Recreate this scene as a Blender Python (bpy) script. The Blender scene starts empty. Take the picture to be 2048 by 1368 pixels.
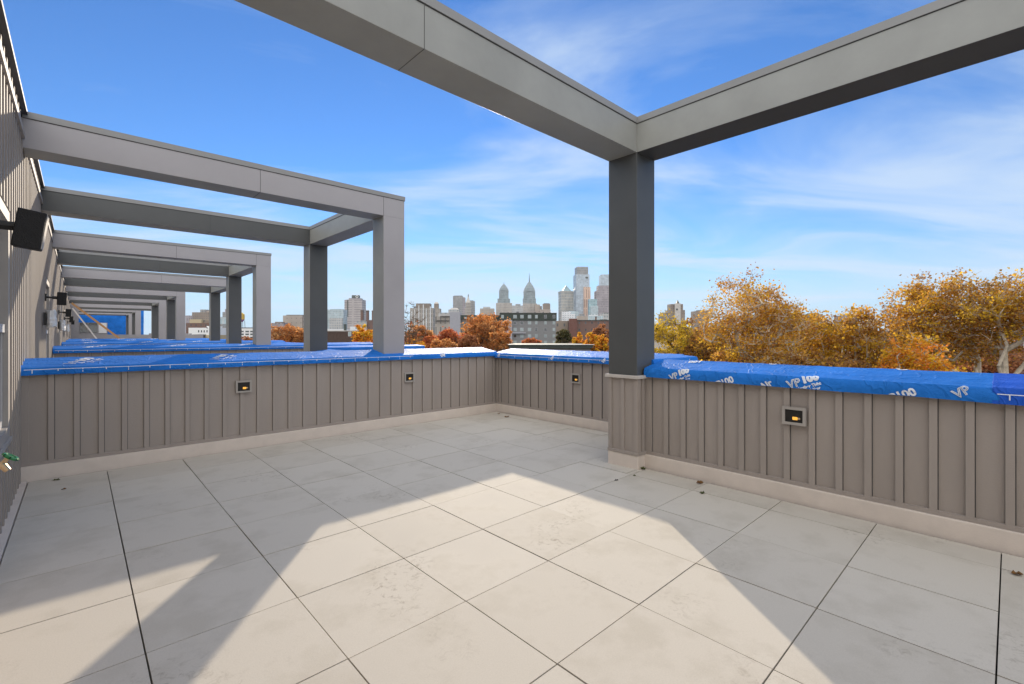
import bpy, bmesh, math, random
import numpy as np
from mathutils import Vector, noise
sc = bpy.context.scene
COL = sc.collection
random.seed(7)
rng = np.random.default_rng(11)
R = math.radians
GZ = -13.0                       # street level below the roof terrace

# ------------------------------------------------------------------ camera
FPX, YAW, HV = 930.2, 0.7503, 668.5          # focal length and horizon row in 2048-px units, level camera with vertical shift
CAM = Vector((-0.206, -2.478, 1.3414))
HF = Vector((math.sin(YAW), math.cos(YAW), 0)); HR = Vector((math.cos(YAW), -math.sin(YAW), 0))
cd = bpy.data.cameras.new('camera'); cam = bpy.data.objects.new('camera', cd); COL.objects.link(cam)
from mathutils import Matrix
cam.location = CAM; cam.rotation_euler = (R(90), 0, -YAW)
cd.sensor_width = 36; cd.lens = 36*FPX/2048; cd.shift_y = -(684-HV)/2048; cd.clip_start = .05; cd.clip_end = 30000
sc.camera = cam
def at(u, v, d):
    """world point seen in direction (u, v) of the 2048 px photo, d metres ahead"""
    return CAM + (HF + HR*((u-1024)/FPX) + Vector((0, 0, (HV-v)/FPX)))*d

# ------------------------------------------------------------------ materials
def N(nt, t, **k):
    n = nt.nodes.new(t)
    for a, b in k.items():
        if a in n.inputs: n.inputs[a].default_value = b
        else: setattr(n, a, b)
    return n
def newmat(name):
    m = bpy.data.materials.new(name); m.use_nodes = True
    return m, m.node_tree, m.node_tree.nodes['Principled BSDF']
def ramp(nt, fac, stops):
    r = nt.nodes.new('ShaderNodeValToRGB'); e = r.color_ramp.elements
    while len(e) < len(stops): e.new(.5)
    for i, (p, c) in enumerate(stops):
        e[i].position = p; e[i].color = (*c, 1) if len(c) == 3 else c
    nt.links.new(fac, r.inputs[0]); return r
def mat(name, c, rough=.6, var=.12, scale=6, metal=0, spec=.5, bump=0, bscale=200, stretch=(1,1,1)):
    m, nt, p = newmat(name); L = nt.links.new
    tc = N(nt, 'ShaderNodeTexCoord'); mp = N(nt, 'ShaderNodeMapping'); mp.inputs['Scale'].default_value = stretch
    L(tc.outputs['Object'], mp.inputs[0])
    no = N(nt, 'ShaderNodeTexNoise', Scale=scale, Detail=6, Roughness=.65); L(mp.outputs[0], no.inputs['Vector'])
    lo = tuple(x*(1-var) for x in c); hi = tuple(min(1, x*(1+var)) for x in c)
    rp = ramp(nt, no.outputs[0], [(.3, lo), (.7, hi)]); L(rp.outputs[0], p.inputs['Base Color'])
    p.inputs['Roughness'].default_value = rough; p.inputs['Metallic'].default_value = metal
    p.inputs['Specular IOR Level'].default_value = spec
    if bump:
        b = N(nt, 'ShaderNodeTexNoise', Scale=bscale, Detail=3); L(tc.outputs['Object'], b.inputs['Vector'])
        bp = N(nt, 'ShaderNodeBump', Strength=bump, Distance=.01); L(b.outputs[0], bp.inputs['Height']); L(bp.outputs[0], p.inputs['Normal'])
    return m
M = {}
M['siding'] = mat('siding', (.335,.293,.262), .62, .06, 3, bump=.12, bscale=90, stretch=(1,1,.25))
M['wallsiding'] = mat('wall siding', (.33,.295,.265), .6, .06, 3, bump=.12, bscale=90, stretch=(1,1,.25))
M['curb'] = mat('curb coating', (.66,.585,.52), .7, .06, 5, bump=.15, bscale=120)
M['trim'] = mat('trim', (.36,.33,.30), .55, .05, 4)
M['ledge'] = mat('ledge metal', (.52,.48,.44), .45, .05, 5)
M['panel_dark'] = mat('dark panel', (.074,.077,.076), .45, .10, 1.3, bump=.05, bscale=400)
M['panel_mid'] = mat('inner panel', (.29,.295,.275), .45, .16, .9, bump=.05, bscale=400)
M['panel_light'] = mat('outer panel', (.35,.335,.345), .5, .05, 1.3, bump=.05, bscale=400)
M['cap'] = mat('cap flashing', (.25,.25,.245), .45, .06, 2)
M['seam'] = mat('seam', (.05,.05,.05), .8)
M['coping'] = mat('coping', (.05,.05,.055), .4)
M['black'] = mat('black plastic', (.012,.012,.013), .65, .3, 60, bump=.5, bscale=300)
M['blackmetal'] = mat('black metal', (.012,.012,.012), .45)
M['white'] = mat('white paint', (.75,.75,.74), .5, .05)
M['print'] = mat('white print', (.72,.76,.82), .6, .04)
M['vinyl'] = mat('window vinyl', (.42,.42,.43), .4, .04)
M['lumber'] = mat('lumber', (.50,.27,.11), .7, .2, 8, stretch=(4,4,.5))
M['greywall'] = mat('grey render', (.34,.33,.34), .8, .08, 2)
M['brass'] = mat('brass', (.55,.40,.25), .35, .1, 20, metal=.8)
M['green'] = mat('green enamel', (.01,.16,.05), .35, .1, 20)
M['bag'] = mat('plastic bag', (.72,.72,.70), .35, .12, 25)
def glassmat(name, c, rough=.05):
    m, nt, p = newmat(name); p.inputs['Base Color'].default_value = (*c, 1)
    p.inputs['Roughness'].default_value = rough; p.inputs['Specular IOR Level'].default_value = .9
    return m
M['glass'] = glassmat('window glass', (.03,.04,.045))
M['paleglass'] = mat('pale glass', (.30,.36,.36), .15, .35, .25)
M['recess'] = mat('lamp recess', (.006,.005,.004), .6)
def emit(name, c, s):
    m, nt, p = newmat(name); p.inputs['Base Color'].default_value = (*c, 1)
    p.inputs['Emission Color'].default_value = (*c, 1); p.inputs['Emission Strength'].default_value = s
    return m
M['amber'] = emit('amber glow', (.85,.42,.06), .55)
# blue building membrane
def membrane(name, c, rough=.6):
    m, nt, p = newmat(name); L = nt.links.new
    tc = N(nt, 'ShaderNodeTexCoord')
    n1 = N(nt, 'ShaderNodeTexNoise', Scale=2.2, Detail=5, Roughness=.6); L(tc.outputs['Object'], n1.inputs['Vector'])
    rp = ramp(nt, n1.outputs[0], [(.3, tuple(x*.82 for x in c)), (.72, tuple(min(1, x*1.2+.005) for x in c))])
    L(rp.outputs[0], p.inputs['Base Color'])
    p.inputs['Roughness'].default_value = rough; p.inputs['Specular IOR Level'].default_value = .2
    n2 = N(nt, 'ShaderNodeTexNoise', Scale=38, Detail=4, Roughness=.6, Distortion=.6); L(tc.outputs['Object'], n2.inputs['Vector'])
    n3 = N(nt, 'ShaderNodeTexNoise', Scale=420, Detail=2); L(tc.outputs['Object'], n3.inputs['Vector'])
    ad = N(nt, 'ShaderNodeMath', operation='MULTIPLY_ADD'); L(n3.outputs[0], ad.inputs[0]); ad.inputs[1].default_value = .12; L(n2.outputs[0], ad.inputs[2])
    # sharp random creases
    n5 = N(nt, 'ShaderNodeTexNoise', Scale=3.4, Detail=2.5, Roughness=.5, Distortion=1.6); L(tc.outputs['Object'], n5.inputs['Vector'])
    s1 = N(nt, 'ShaderNodeMath', operation='SUBTRACT'); L(n5.outputs[0], s1.inputs[0]); s1.inputs[1].default_value = .5
    s2 = N(nt, 'ShaderNodeMath', operation='ABSOLUTE'); L(s1.outputs[0], s2.inputs[0])
    s3 = N(nt, 'ShaderNodeMapRange'); L(s2.outputs[0], s3.inputs[0]); s3.inputs[1].default_value = 0; s3.inputs[2].default_value = .035; s3.inputs[3].default_value = .8; s3.inputs[4].default_value = 0
    ad2 = N(nt, 'ShaderNodeMath', operation='ADD'); L(ad.outputs[0], ad2.inputs[0]); L(s3.outputs[0], ad2.inputs[1])
    b = N(nt, 'ShaderNodeBump', Strength=.5, Distance=.014); L(ad2.outputs[0], b.inputs['Height']); L(b.outputs[0], p.inputs['Normal'])
    return m
M['blue'] = membrane('blue membrane', (.010,.165,.60))
M['bluedark'] = membrane('overlapped blue membrane', (.010,.09,.52))
# terrace pavers
def paver():
    m, nt, p = newmat('porcelain pavers'); L = nt.links.new
    tc = N(nt, 'ShaderNodeTexCoord'); T = .6096
    sx = N(nt, 'ShaderNodeVectorMath', operation='SCALE'); sx.inputs['Scale'].default_value = 1/T; L(tc.outputs['Object'], sx.inputs[0])
    fl = N(nt, 'ShaderNodeVectorMath', operation='FLOOR'); L(sx.outputs[0], fl.inputs[0])
    wn = N(nt, 'ShaderNodeTexWhiteNoise', noise_dimensions='2D'); L(fl.outputs[0], wn.inputs['Vector'])
    tile = ramp(nt, wn.outputs['Value'], [(0, (.555,.515,.452)), (1, (.59,.55,.485))])
    off = N(nt, 'ShaderNodeVectorMath', operation='MULTIPLY_ADD'); L(wn.outputs['Color'], off.inputs[0]); off.inputs[1].default_value = (9,9,9); L(tc.outputs['Object'], off.inputs[2])
    n1 = N(nt, 'ShaderNodeTexNoise', Scale=3.2, Detail=8, Roughness=.62); L(off.outputs[0], n1.inputs['Vector'])
    r1 = ramp(nt, n1.outputs[0], [(.34, (.90,.895,.88)), (.5, (1,1,1)), (.72, (1.0,1.0,1.0))])
    mx = N(nt, 'ShaderNodeMix', data_type='RGBA', blend_type='MULTIPLY'); mx.inputs[0].default_value = 1
    L(tile.outputs[0], mx.inputs[6]); L(r1.outputs[0], mx.inputs[7])
    # scuffs and shoe marks
    n2 = N(nt, 'ShaderNodeTexNoise', Scale=1.35, Detail=2); L(tc.outputs['Object'], n2.inputs['Vector'])
    r2 = ramp(nt, n2.outputs[0], [(.56, (0,0,0)), (.70, (1,1,1))])
    n3 = N(nt, 'ShaderNodeTexNoise', Scale=22, Detail=7, Roughness=.72, Distortion=.8); L(tc.outputs['Object'], n3.inputs['Vector'])
    r3 = ramp(nt, n3.outputs[0], [(.52, (0,0,0)), (.66, (1,1,1))])
    mu = N(nt, 'ShaderNodeMath', operation='MULTIPLY'); L(r2.outputs[0], mu.inputs[0]); L(r3.outputs[0], mu.inputs[1])
    mu2 = N(nt, 'ShaderNodeMath', operation='MULTIPLY'); L(mu.outputs[0], mu2.inputs[0]); mu2.inputs[1].default_value = .6
    m2 = N(nt, 'ShaderNodeMix', data_type='RGBA'); L(mu2.outputs[0], m2.inputs[0]); L(mx.outputs[2], m2.inputs[6]); m2.inputs[7].default_value = (.24,.20,.155,1)
    n4 = N(nt, 'ShaderNodeTexNoise', Scale=160, Detail=3); L(tc.outputs['Object'], n4.inputs['Vector'])
    r4 = ramp(nt, n4.outputs[0], [(.3, (.93,.93,.93)), (.7, (1,1,1))])
    m3 = N(nt, 'ShaderNodeMix', data_type='RGBA', blend_type='MULTIPLY'); m3.inputs[0].default_value = 1
    L(m2.outputs[2], m3.inputs[6]); L(r4.outputs[0], m3.inputs[7])
    L(m3.outputs[2], p.inputs['Base Color'])
    rr = ramp(nt, n1.outputs[0], [(.3, (.78,.78,.78)), (.7, (.9,.9,.9))]); L(rr.outputs[0], p.inputs['Roughness'])
    p.inputs['Specular IOR Level'].default_value = .12
    b = N(nt, 'ShaderNodeBump', Strength=.1, Distance=.004); L(n4.outputs[0], b.inputs['Height']); L(b.outputs[0], p.inputs['Normal'])
    return m
M['paver'] = paver()
M['gap'] = mat('dark underlay', (.02,.019,.018), .9)
M['leafdry'] = mat('dry leaf', (.16,.075,.02), .8, .3, 60)
M['leafgreen'] = mat('wilted leaf', (.07,.08,.02), .8, .3, 60)

# ------------------------------------------------------------------ mesh helpers
class MB:
    def __init__(s): s.v = []; s.f = []; s.mi = []; s.uv = []; s.mats = []; s.cur = 0
    def use(s, m):
        if m not in s.mats: s.mats.append(m)
        s.cur = s.mats.index(m); return s
    def face(s, pts, uv=None):
        k = len(s.v); s.v += [tuple(p) for p in pts]; s.f.append(tuple(range(k, k+len(pts)))); s.mi.append(s.cur)
        s.uv.append(uv or [(0, 0)]*len(pts))
    def box(s, a, b, skip=(), mats=None):
        x0, y0, z0 = a; x1, y1, z1 = b
        F = {'-z': [(x0,y1,z0),(x1,y1,z0),(x1,y0,z0),(x0,y0,z0)], '+z': [(x0,y0,z1),(x1,y0,z1),(x1,y1,z1),(x0,y1,z1)],
             '-y': [(x0,y0,z0),(x1,y0,z0),(x1,y0,z1),(x0,y0,z1)], '+y': [(x1,y1,z0),(x0,y1,z0),(x0,y1,z1),(x1,y1,z1)],
             '-x': [(x0,y1,z0),(x0,y0,z0),(x0,y0,z1),(x0,y1,z1)], '+x': [(x1,y0,z0),(x1,y1,z0),(x1,y1,z1),(x1,y0,z1)]}
        keep = s.cur
        for k, q in F.items():
            if k in skip: continue
            if mats and k in mats: s.use(mats[k])
            if k in ('-y', '+y'): uv = [(p[0], p[2]) for p in q]
            elif k in ('-x', '+x'): uv = [(p[1], p[2]) for p in q]
            else: uv = [(-9999.5, -9999.5)]*4
            s.face(q, uv); s.cur = keep
        return s
    def tube(s, p, q, r0, r1, n=6, caps=False):
        p, q = Vector(p), Vector(q); d = (q-p)
        if d.length < 1e-6: return s
        d.normalize(); a = d.orthogonal().normalized(); b = d.cross(a)
        A = [p+(a*math.cos(t)+b*math.sin(t))*r0 for t in [2*math.pi*i/n for i in range(n)]]
        B = [q+(a*math.cos(t)+b*math.sin(t))*r1 for t in [2*math.pi*i/n for i in range(n)]]
        for i in range(n):
            j = (i+1) % n; s.face([A[i], A[j], B[j], B[i]])
        if caps: s.face(A[::-1]); s.face(B)
        return s
    def build(s, name, m=None, parent=None, smooth=False, bevel=0, loc=None):
        me = bpy.data.meshes.new(name); me.from_pydata(s.v, [], s.f)
        ms = ([m] if m else []) if not s.mats else s.mats
        for x in ms: me.materials.append(M[x] if isinstance(x, str) else x)
        if s.mats: me.polygons.foreach_set('material_index', s.mi)
        ul = me.uv_layers.new(name='UVMap'); flat = [c for f in s.uv for p in f for c in p]; ul.data.foreach_set('uv', flat)
        if smooth: me.polygons.foreach_set('use_smooth', [True]*len(me.polygons))
        me.update()
        o = bpy.data.objects.new(name, me); COL.objects.link(o)
        if bevel:
            w = o.modifiers.new('weld', 'WELD'); w.merge_threshold = .0004
            b = o.modifiers.new('bevel', 'BEVEL'); b.width = bevel; b.segments = 2; b.limit_method = 'ANGLE'; b.harden_normals = False
        if parent:
            o.parent = parent
            o.matrix_parent_inverse = Matrix.Translation(-parent.location) if parent.type == 'EMPTY' and parent.parent is None else Matrix.Identity(4)
        return o
def tag(o, label, cat, group=None, kind=None):
    o['label'] = label; o['category'] = cat
    if group: o['group'] = group
    if kind: o['kind'] = kind
    return o
def thing(name, loc, label, cat, group=None):
    o = bpy.data.objects.new(name, None); COL.objects.link(o); o.location = loc; o.empty_display_size = .2
    return tag(o, label, cat, group)
def struct(o, label=None):
    o['kind'] = 'structure'
    if label: o['label'] = label
    return o

# ------------------------------------------------------------------ terrace floor
T = .6096
fb = MB().use('gap')
fb.box((-.64, -8, -.06), (5.14, 3.66, -.035))
fb.use('paver')
g = .003
fb.use('curb').box((-.604, -8, -.03), (-.5445, 3.60, .012)).use('paver')
def clip_tile(x0, x1, y0, y1):
    if x1-x0 < .02 or y1-y0 < .02: return
    dz = random.uniform(-.0012, .0012); sxx = random.uniform(-.0008, .0008)
    fb.box((x0+g+sxx, y0+g, -.03), (x1-g+sxx, y1-g, dz), skip=('-z',))
xs = [-.54] + [i*T for i in range(0, 9)]
ys = [j*T for j in range(-14, 6)] + [6*T]
for i in range(len(xs)):
    a = xs[i]; b = xs[i+1] if i+1 < len(xs) else xs[i]+T
    for j in range(len(ys)):
        c = ys[j]; d = ys[j+1] if j+1 < len(ys) else ys[j]+T
        d2 = min(d, 3.60)
        if a < 3.94 < b and c < .05:        # cut against the near front parapet
            if d2 <= .06: clip_tile(a, 3.94, c, d2)
            else: clip_tile(a, 3.94, c, .05); clip_tile(a, min(b, 5.08), .05, d2)
        elif a >= 3.94 and d2 <= .05: continue
        else: clip_tile(a, min(b, 5.08), c if a < 3.94 else max(c, .05), d2)
struct(fb.build('terrace_floor'))

# ------------------------------------------------------------------ parapets
PITCHB = .1765
def seam_y(mb, x, y, z0, z1):      # dark joint lines, gap shadow put into their colour, beside battens facing -y
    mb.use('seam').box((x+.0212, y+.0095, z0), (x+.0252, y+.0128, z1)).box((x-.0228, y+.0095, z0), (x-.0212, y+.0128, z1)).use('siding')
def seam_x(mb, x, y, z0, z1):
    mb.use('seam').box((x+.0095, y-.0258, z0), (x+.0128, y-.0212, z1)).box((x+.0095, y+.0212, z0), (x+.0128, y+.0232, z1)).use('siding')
def parapet(label, x0, y0, x1, y1, inner, phase, group='low siding parapets', trim_ends=(0, 0), siding_to=1.0, full=True):
    """inner: '-y' siding faces -y at y0, '-x' siding faces -x at x0"""
    t = thing('parapet_wall', ((x0+x1)/2, (y0+y1)/2, 0), label, 'wall', group)
    c = MB().use('siding')
    if inner == '-y':
        c.box((x0, y0+.012, .02), (x1, y1, siding_to))
        k = math.ceil((x0-phase)/PITCHB)
        while phase+k*PITCHB < x1-.03:
            xx = phase+k*PITCHB
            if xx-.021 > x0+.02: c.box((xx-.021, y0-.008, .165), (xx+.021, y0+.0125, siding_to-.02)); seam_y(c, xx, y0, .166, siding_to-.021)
            k += 1
        c.box((x0, y0-.012, .135), (x1, y0+.0122, .165))
        if trim_ends[0]: c.box((x0, y0-.0105, .1652), (x0+.06, y0+.0124, siding_to-.02))
        if trim_ends[1]: c.box((x1-.06, y0-.0105, .1652), (x1, y0+.0124, siding_to-.02))
        b = MB().box((x0, y0-.045, -.02), (x1, y0+.0118, .134))
    else:
        c.box((x0+.012, y0, .02), (x1, y1, siding_to))
        k = math.ceil((y0-phase)/PITCHB)
        while phase+k*PITCHB < y1-.03:
            yy = phase+k*PITCHB
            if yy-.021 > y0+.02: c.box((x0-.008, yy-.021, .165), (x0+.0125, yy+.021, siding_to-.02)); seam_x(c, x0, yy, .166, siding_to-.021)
            k += 1
        c.box((x0-.012, y0, .135), (x0+.0122, y1, .165))
        if trim_ends[1]: c.box((x0-.0105, y1-.06, .1652), (x0+.0124, y1, siding_to-.02))
        b = MB().box((x0-.03, y0, -.02), (x0+.0118, y1, .134))
    c.build('siding', None, t, bevel=.0015)
    b.build('base_curb', 'curb', t, bevel=.006)
    return t
parapet('long taupe parapet with two step lights, at right angles to the house wall', -.60, 3.66, 5.45, 4.03, '-y', -.393, trim_ends=(1, 0))
parapet('far taupe parapet with one step light, between the corner and the panelled pillar', 5.14, .06, 5.47, 3.66, '-x', 3.378, trim_ends=(0, 1))
parapet('right-hand taupe parapet closest to the viewer, with one step light', 3.995, -8, 4.33, .05, '-x', -1.416, trim_ends=(0, 1))
# short return wall behind the pillar
t = thing('parapet_wall', (4.8, .2, 0), 'short return parapet behind the grey pillar, its blue end showing past it', 'wall', 'low siding parapets')
MB().box((4.19, .065, .02), (5.09, .385, .98)).build('siding', 'siding', t)

# ------------------------------------------------------------------ blue wraps
class Wrap:
    """membrane draped over a wall top: s runs along it, t runs over its section"""
    def __init__(s, p0, d, n, length, zb, zf, zt, thick, seed=0, amp=.006, lip=.035, zo=.2):
        s.p0 = Vector((*p0, 0)); s.d = Vector((*d, 0)); s.n = Vector((*n, 0)); s.L = length; s.seed = seed; s.amp = amp
        pr = [(lip, zb), (lip+.006, (zb+zf)/2), (lip-.003, zf-.012), (lip-.014, zf), (0, zf+.004), (-thick, zt), (-thick-.02, zt-.012), (-thick-.024, zt-zo)]
        s.pr = [Vector((a, b)) for a, b in pr]; s.acc = [0]
        for a, b in zip(s.pr, s.pr[1:]): s.acc.append(s.acc[-1]+(b-a).length)
        s.fold = s.acc[3]; s.back = s.acc[5]
    def pt(s, a, t, lift=0):
        i = 0
        while i < len(s.acc)-2 and t > s.acc[i+1]: i += 1
        k = (t-s.acc[i])/(s.acc[i+1]-s.acc[i]); q = s.pr[i].lerp(s.pr[i+1], k)
        e = s.pr[i+1]-s.pr[i]; nn = Vector((e.y, -e.x)).normalized()
        if nn.x < 0 and i < 3: nn = -nn
        if i >= 3 and nn.y < 0 and i < 6: nn = -nn
        w = noise.noise(Vector((a*1.7+s.seed*7.1, t*3.0, s.seed)))*.6 + noise.noise(Vector((a*6+t*9, t*14-a*2, s.seed+3)))*.35
        rdg = noise.noise(Vector((a*2.3-t*5, t*6+a*1.5, s.seed+9))); rdg = max(0, 1-abs(rdg)*7)
        w = w*s.amp + rdg*s.amp*.9
        if t < .05: w += noise.noise(Vector((a*3.1, 0, s.seed+5)))*.006*(1-t/.05)
        q = q + nn*(w+lift)
        z = q.y + (noise.noise(Vector((a*2.2, 5, s.seed)))*.006 if t < .03 else 0)
        p = s.p0 + s.d*a + s.n*q.x; return Vector((p.x, p.y, z))
    def mesh(s, name, label, m='blue', group='blue membrane wraps', ds=.045, s0=0, parent=None, lift=0):
        ts = []
        for i in range(len(s.acc)-1):
            k = max(1, int((s.acc[i+1]-s.acc[i])/.022)); ts += [s.acc[i]+(s.acc[i+1]-s.acc[i])*j/k for j in range(k)]
        ts.append(s.acc[-1]); n = max(2, int((s.L-s0)/ds)); mb = MB()
        nt_ = len(ts); V = [s.pt(s0+(s.L-s0)*i/n, t, lift) for i in range(n+1) for t in ts]; Fc = []
        for i in range(n):
            for j in range(nt_-1): Fc.append((i*nt_+j, (i+1)*nt_+j, (i+1)*nt_+j+1, i*nt_+j+1))
        for i in (0, n):       # folded ends
            ring = V[i*nt_:(i+1)*nt_]; V.append(sum(ring, Vector())/nt_ + s.d*(-.012 if i == 0 else .012)); q = len(V)-1
            for j in range(nt_-1): Fc.append((i*nt_+j, i*nt_+j+1, q) if i == 0 else (i*nt_+j+1, i*nt_+j, q))
        me = bpy.data.meshes.new(name); me.from_pydata(V, [], Fc); me.materials.append(M[m])
        bm = bmesh.new(); bm.from_mesh(me); bmesh.ops.recalc_face_normals(bm, faces=bm.faces); bm.to_mesh(me); bm.free()
        me.polygons.foreach_set('use_smooth', [True]*len(me.polygons)); me.set_sharp_from_angle(angle=R(32))
        o = bpy.data.objects.new(name, me); COL.objects.link(o)
        if parent: o.parent = parent
        if label: tag(o, label, 'membrane', group)
        return o
def text_mesh(txt, size, outline=0, bold=0, font_space=1.0):
    c = bpy.data.curves.new('txt', 'FONT'); c.body = txt; c.size = size; c.space_character = font_space
    if outline: c.fill_mode = 'NONE'; c.bevel_depth = outline; c.bevel_resolution = 0
    else: c.offset = bold
    o = bpy.data.objects.new('txt', c); COL.objects.link(o); dg = bpy.context.evaluated_depsgraph_get(); dg.update()
    me = bpy.data.meshes.new_from_object(o.evaluated_get(dg)); bpy.data.objects.remove(o); bpy.data.curves.remove(c)
    return me
def print_on(w, parent, txt, size, s0, t0, ang, outline=0, bold=0, lift=.004, sx=1.0, flip=1):
    me = text_mesh(txt, size, outline, bold)
    bm = bmesh.new(); bm.from_mesh(me); bpy.data.meshes.remove(me)
    ca, sa = math.cos(ang), math.sin(ang)
    for v in bm.verts:
        x, y, z = v.co; v.co = (s0+flip*(x*ca-y*sa)*sx, t0+x*sa+y*ca, z if outline else 0)
    for tt in w.acc[1:-1]:
        bmesh.ops.bisect_plane(bm, geom=bm.verts[:]+bm.edges[:]+bm.faces[:], plane_co=(0, tt, 0), plane_no=(0, 1, 0))
    # trim what runs off the sheet
    bmesh.ops.bisect_plane(bm, geom=bm.verts[:]+bm.edges[:]+bm.faces[:], plane_co=(0, .004, 0), plane_no=(0, -1, 0), clear_outer=True)
    bmesh.ops.bisect_plane(bm, geom=bm.verts[:]+bm.edges[:]+bm.faces[:], plane_co=(0, w.acc[-1]-.01, 0), plane_no=(0, 1, 0), clear_outer=True)
    if not bm.verts: bm.free(); return None
    for v in bm.verts: v.co = w.pt(v.co.x, v.co.y, lift + max(0, v.co.z)*.3)
    m2 = bpy.data.meshes.new('printed_text'); bm.to_mesh(m2); bm.free(); m2.materials.append(M['print'])
    o = bpy.data.objects.new('printed_text', m2); COL.objects.link(o); o.parent = parent; return o
def logo(w, parent, s0, t0, ang=R(40), k=1.0, flip=1):
    ca, sa = math.cos(ang), math.sin(ang)
    def off(a, b): return (s0+flip*(a*ca-b*sa)*k, t0+(a*sa+b*ca)*k)
    p = off(0, 0); print_on(w, parent, 'VP', .095*k, p[0], p[1], ang, outline=.003, flip=flip)
    p = off(.118, .012); print_on(w, parent, '100', .088*k, p[0], p[1], ang, bold=.006, flip=flip)
    p = off(.045, -.035); print_on(w, parent, 'Weather Tight', .034*k, p[0], p[1], ang, bold=.0016, flip=flip)
    p = off(.105, -.068); print_on(w, parent, 'UV 1 Year', .03*k, p[0], p[1], ang, bold=.0012, flip=flip)
def ruler(w, parent, t, a, b, step=.17, hw=.0026):
    mb = MB(); n = int((b-a)/.06)
    for i in range(n):
        s1, s2 = a+(b-a)*i/n, a+(b-a)*(i+1)/n
        mb.face([w.pt(s1, t-hw, .003), w.pt(s2, t-hw, .003), w.pt(s2, t+hw, .003), w.pt(s1, t+hw, .003)])
    k = 0; s = a+.05
    while s < b-.02:
        l = .034 if k % 2 == 0 else .018
        mb.face([w.pt(s, max(.004, t-l), .003), w.pt(s+.006, max(.004, t-l), .003), w.pt(s+.006, t-hw, .003), w.pt(s, t-hw, .003)]); s += step; k += 1
    return mb.build('ruler_print', 'print', parent)
# right-hand parapet (s runs toward the viewer's right, -y)
wr = Wrap((3.98, .03), (0, -1), (-1, 0), 2.46, .915, 1.008, 1.075, .36, 1, .005)
o = wr.mesh('membrane_wrap', 'bright blue membrane on the right-hand parapet, printed twice with white lettering')
logo(wr, o, .29, -.014, R(24), .80); logo(wr, o, 1.30, -.006, R(21), .90)
for a, tx, an, t0 in ((.70, 'VP100', R(24), -.062), (1.10, 'Air', R(30), -.034), (1.90, 'VP100', R(25), -.066), (2.27, 'VP', R(34), .012)):
    print_on(wr, o, tx, .075, a, t0, an, outline=.0025 if tx == 'VP' else 0, bold=.003)
for a, tx, an in ((.33, '100', R(190)), (.93, 'O', R(10)), (1.82, 'O', R(10))):
    print_on(wr, o, tx, .085, a+.1, wr.back-.03, an, bold=.005)
wr2 = Wrap((3.977, -2.40), (0, -1), (-1, 0), 5.6, .913, 1.012, 1.08, .365, 2, .006)
o = wr2.mesh('membrane_wrap', 'darker blue overlapping membrane on the right-hand parapet at the picture edge', 'bluedark')
ruler(wr2, o, .06, .02, 5.5)
# long left parapet
wl = Wrap((-.598, 3.645), (1, 0), (0, -1), 5.72, .966, 1.036, 1.108, .40, 3, .005)
o = wl.mesh('membrane_wrap', 'blue membrane along the long parapet, with a white ruler line of ticks')
ruler(wl, o, .052, .03, 4.05); 
for a in (.35, 1.55): logo(wl, o, a, wl.fold+.06, R(55), 1.25)
print_on(wl, o, 'upe', .10, 4.55, .012, R(35), outline=0, bold=.004)
# far parapet
wf = Wrap((5.105, 3.64), (0, -1), (-1, 0), 3.25, .935, 1.018, 1.085, .38, 4, .005)
o = wf.mesh('membrane_wrap', 'blue membrane on the far parapet, its pale top creased near the corner')
ruler(wf, o, .05, .1, 3.2, .19)
for a in (.12, 1.35, 2.3, 2.6): print_on(wf, o, 'VP', .06, a, .004, R(40), bold=.003)
wj = Wrap((4.12, .062), (1, 0), (0, -1), .985, .95, 1.078, 1.10, .33, 5, .003)
o = wj.mesh('membrane_wrap', 'short blue membrane end showing to the right of the grey pillar')
MB().box((4.90, .0235, .97), (4.907, .0285, 1.06)).build('seam_print', 'print', o)

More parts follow.
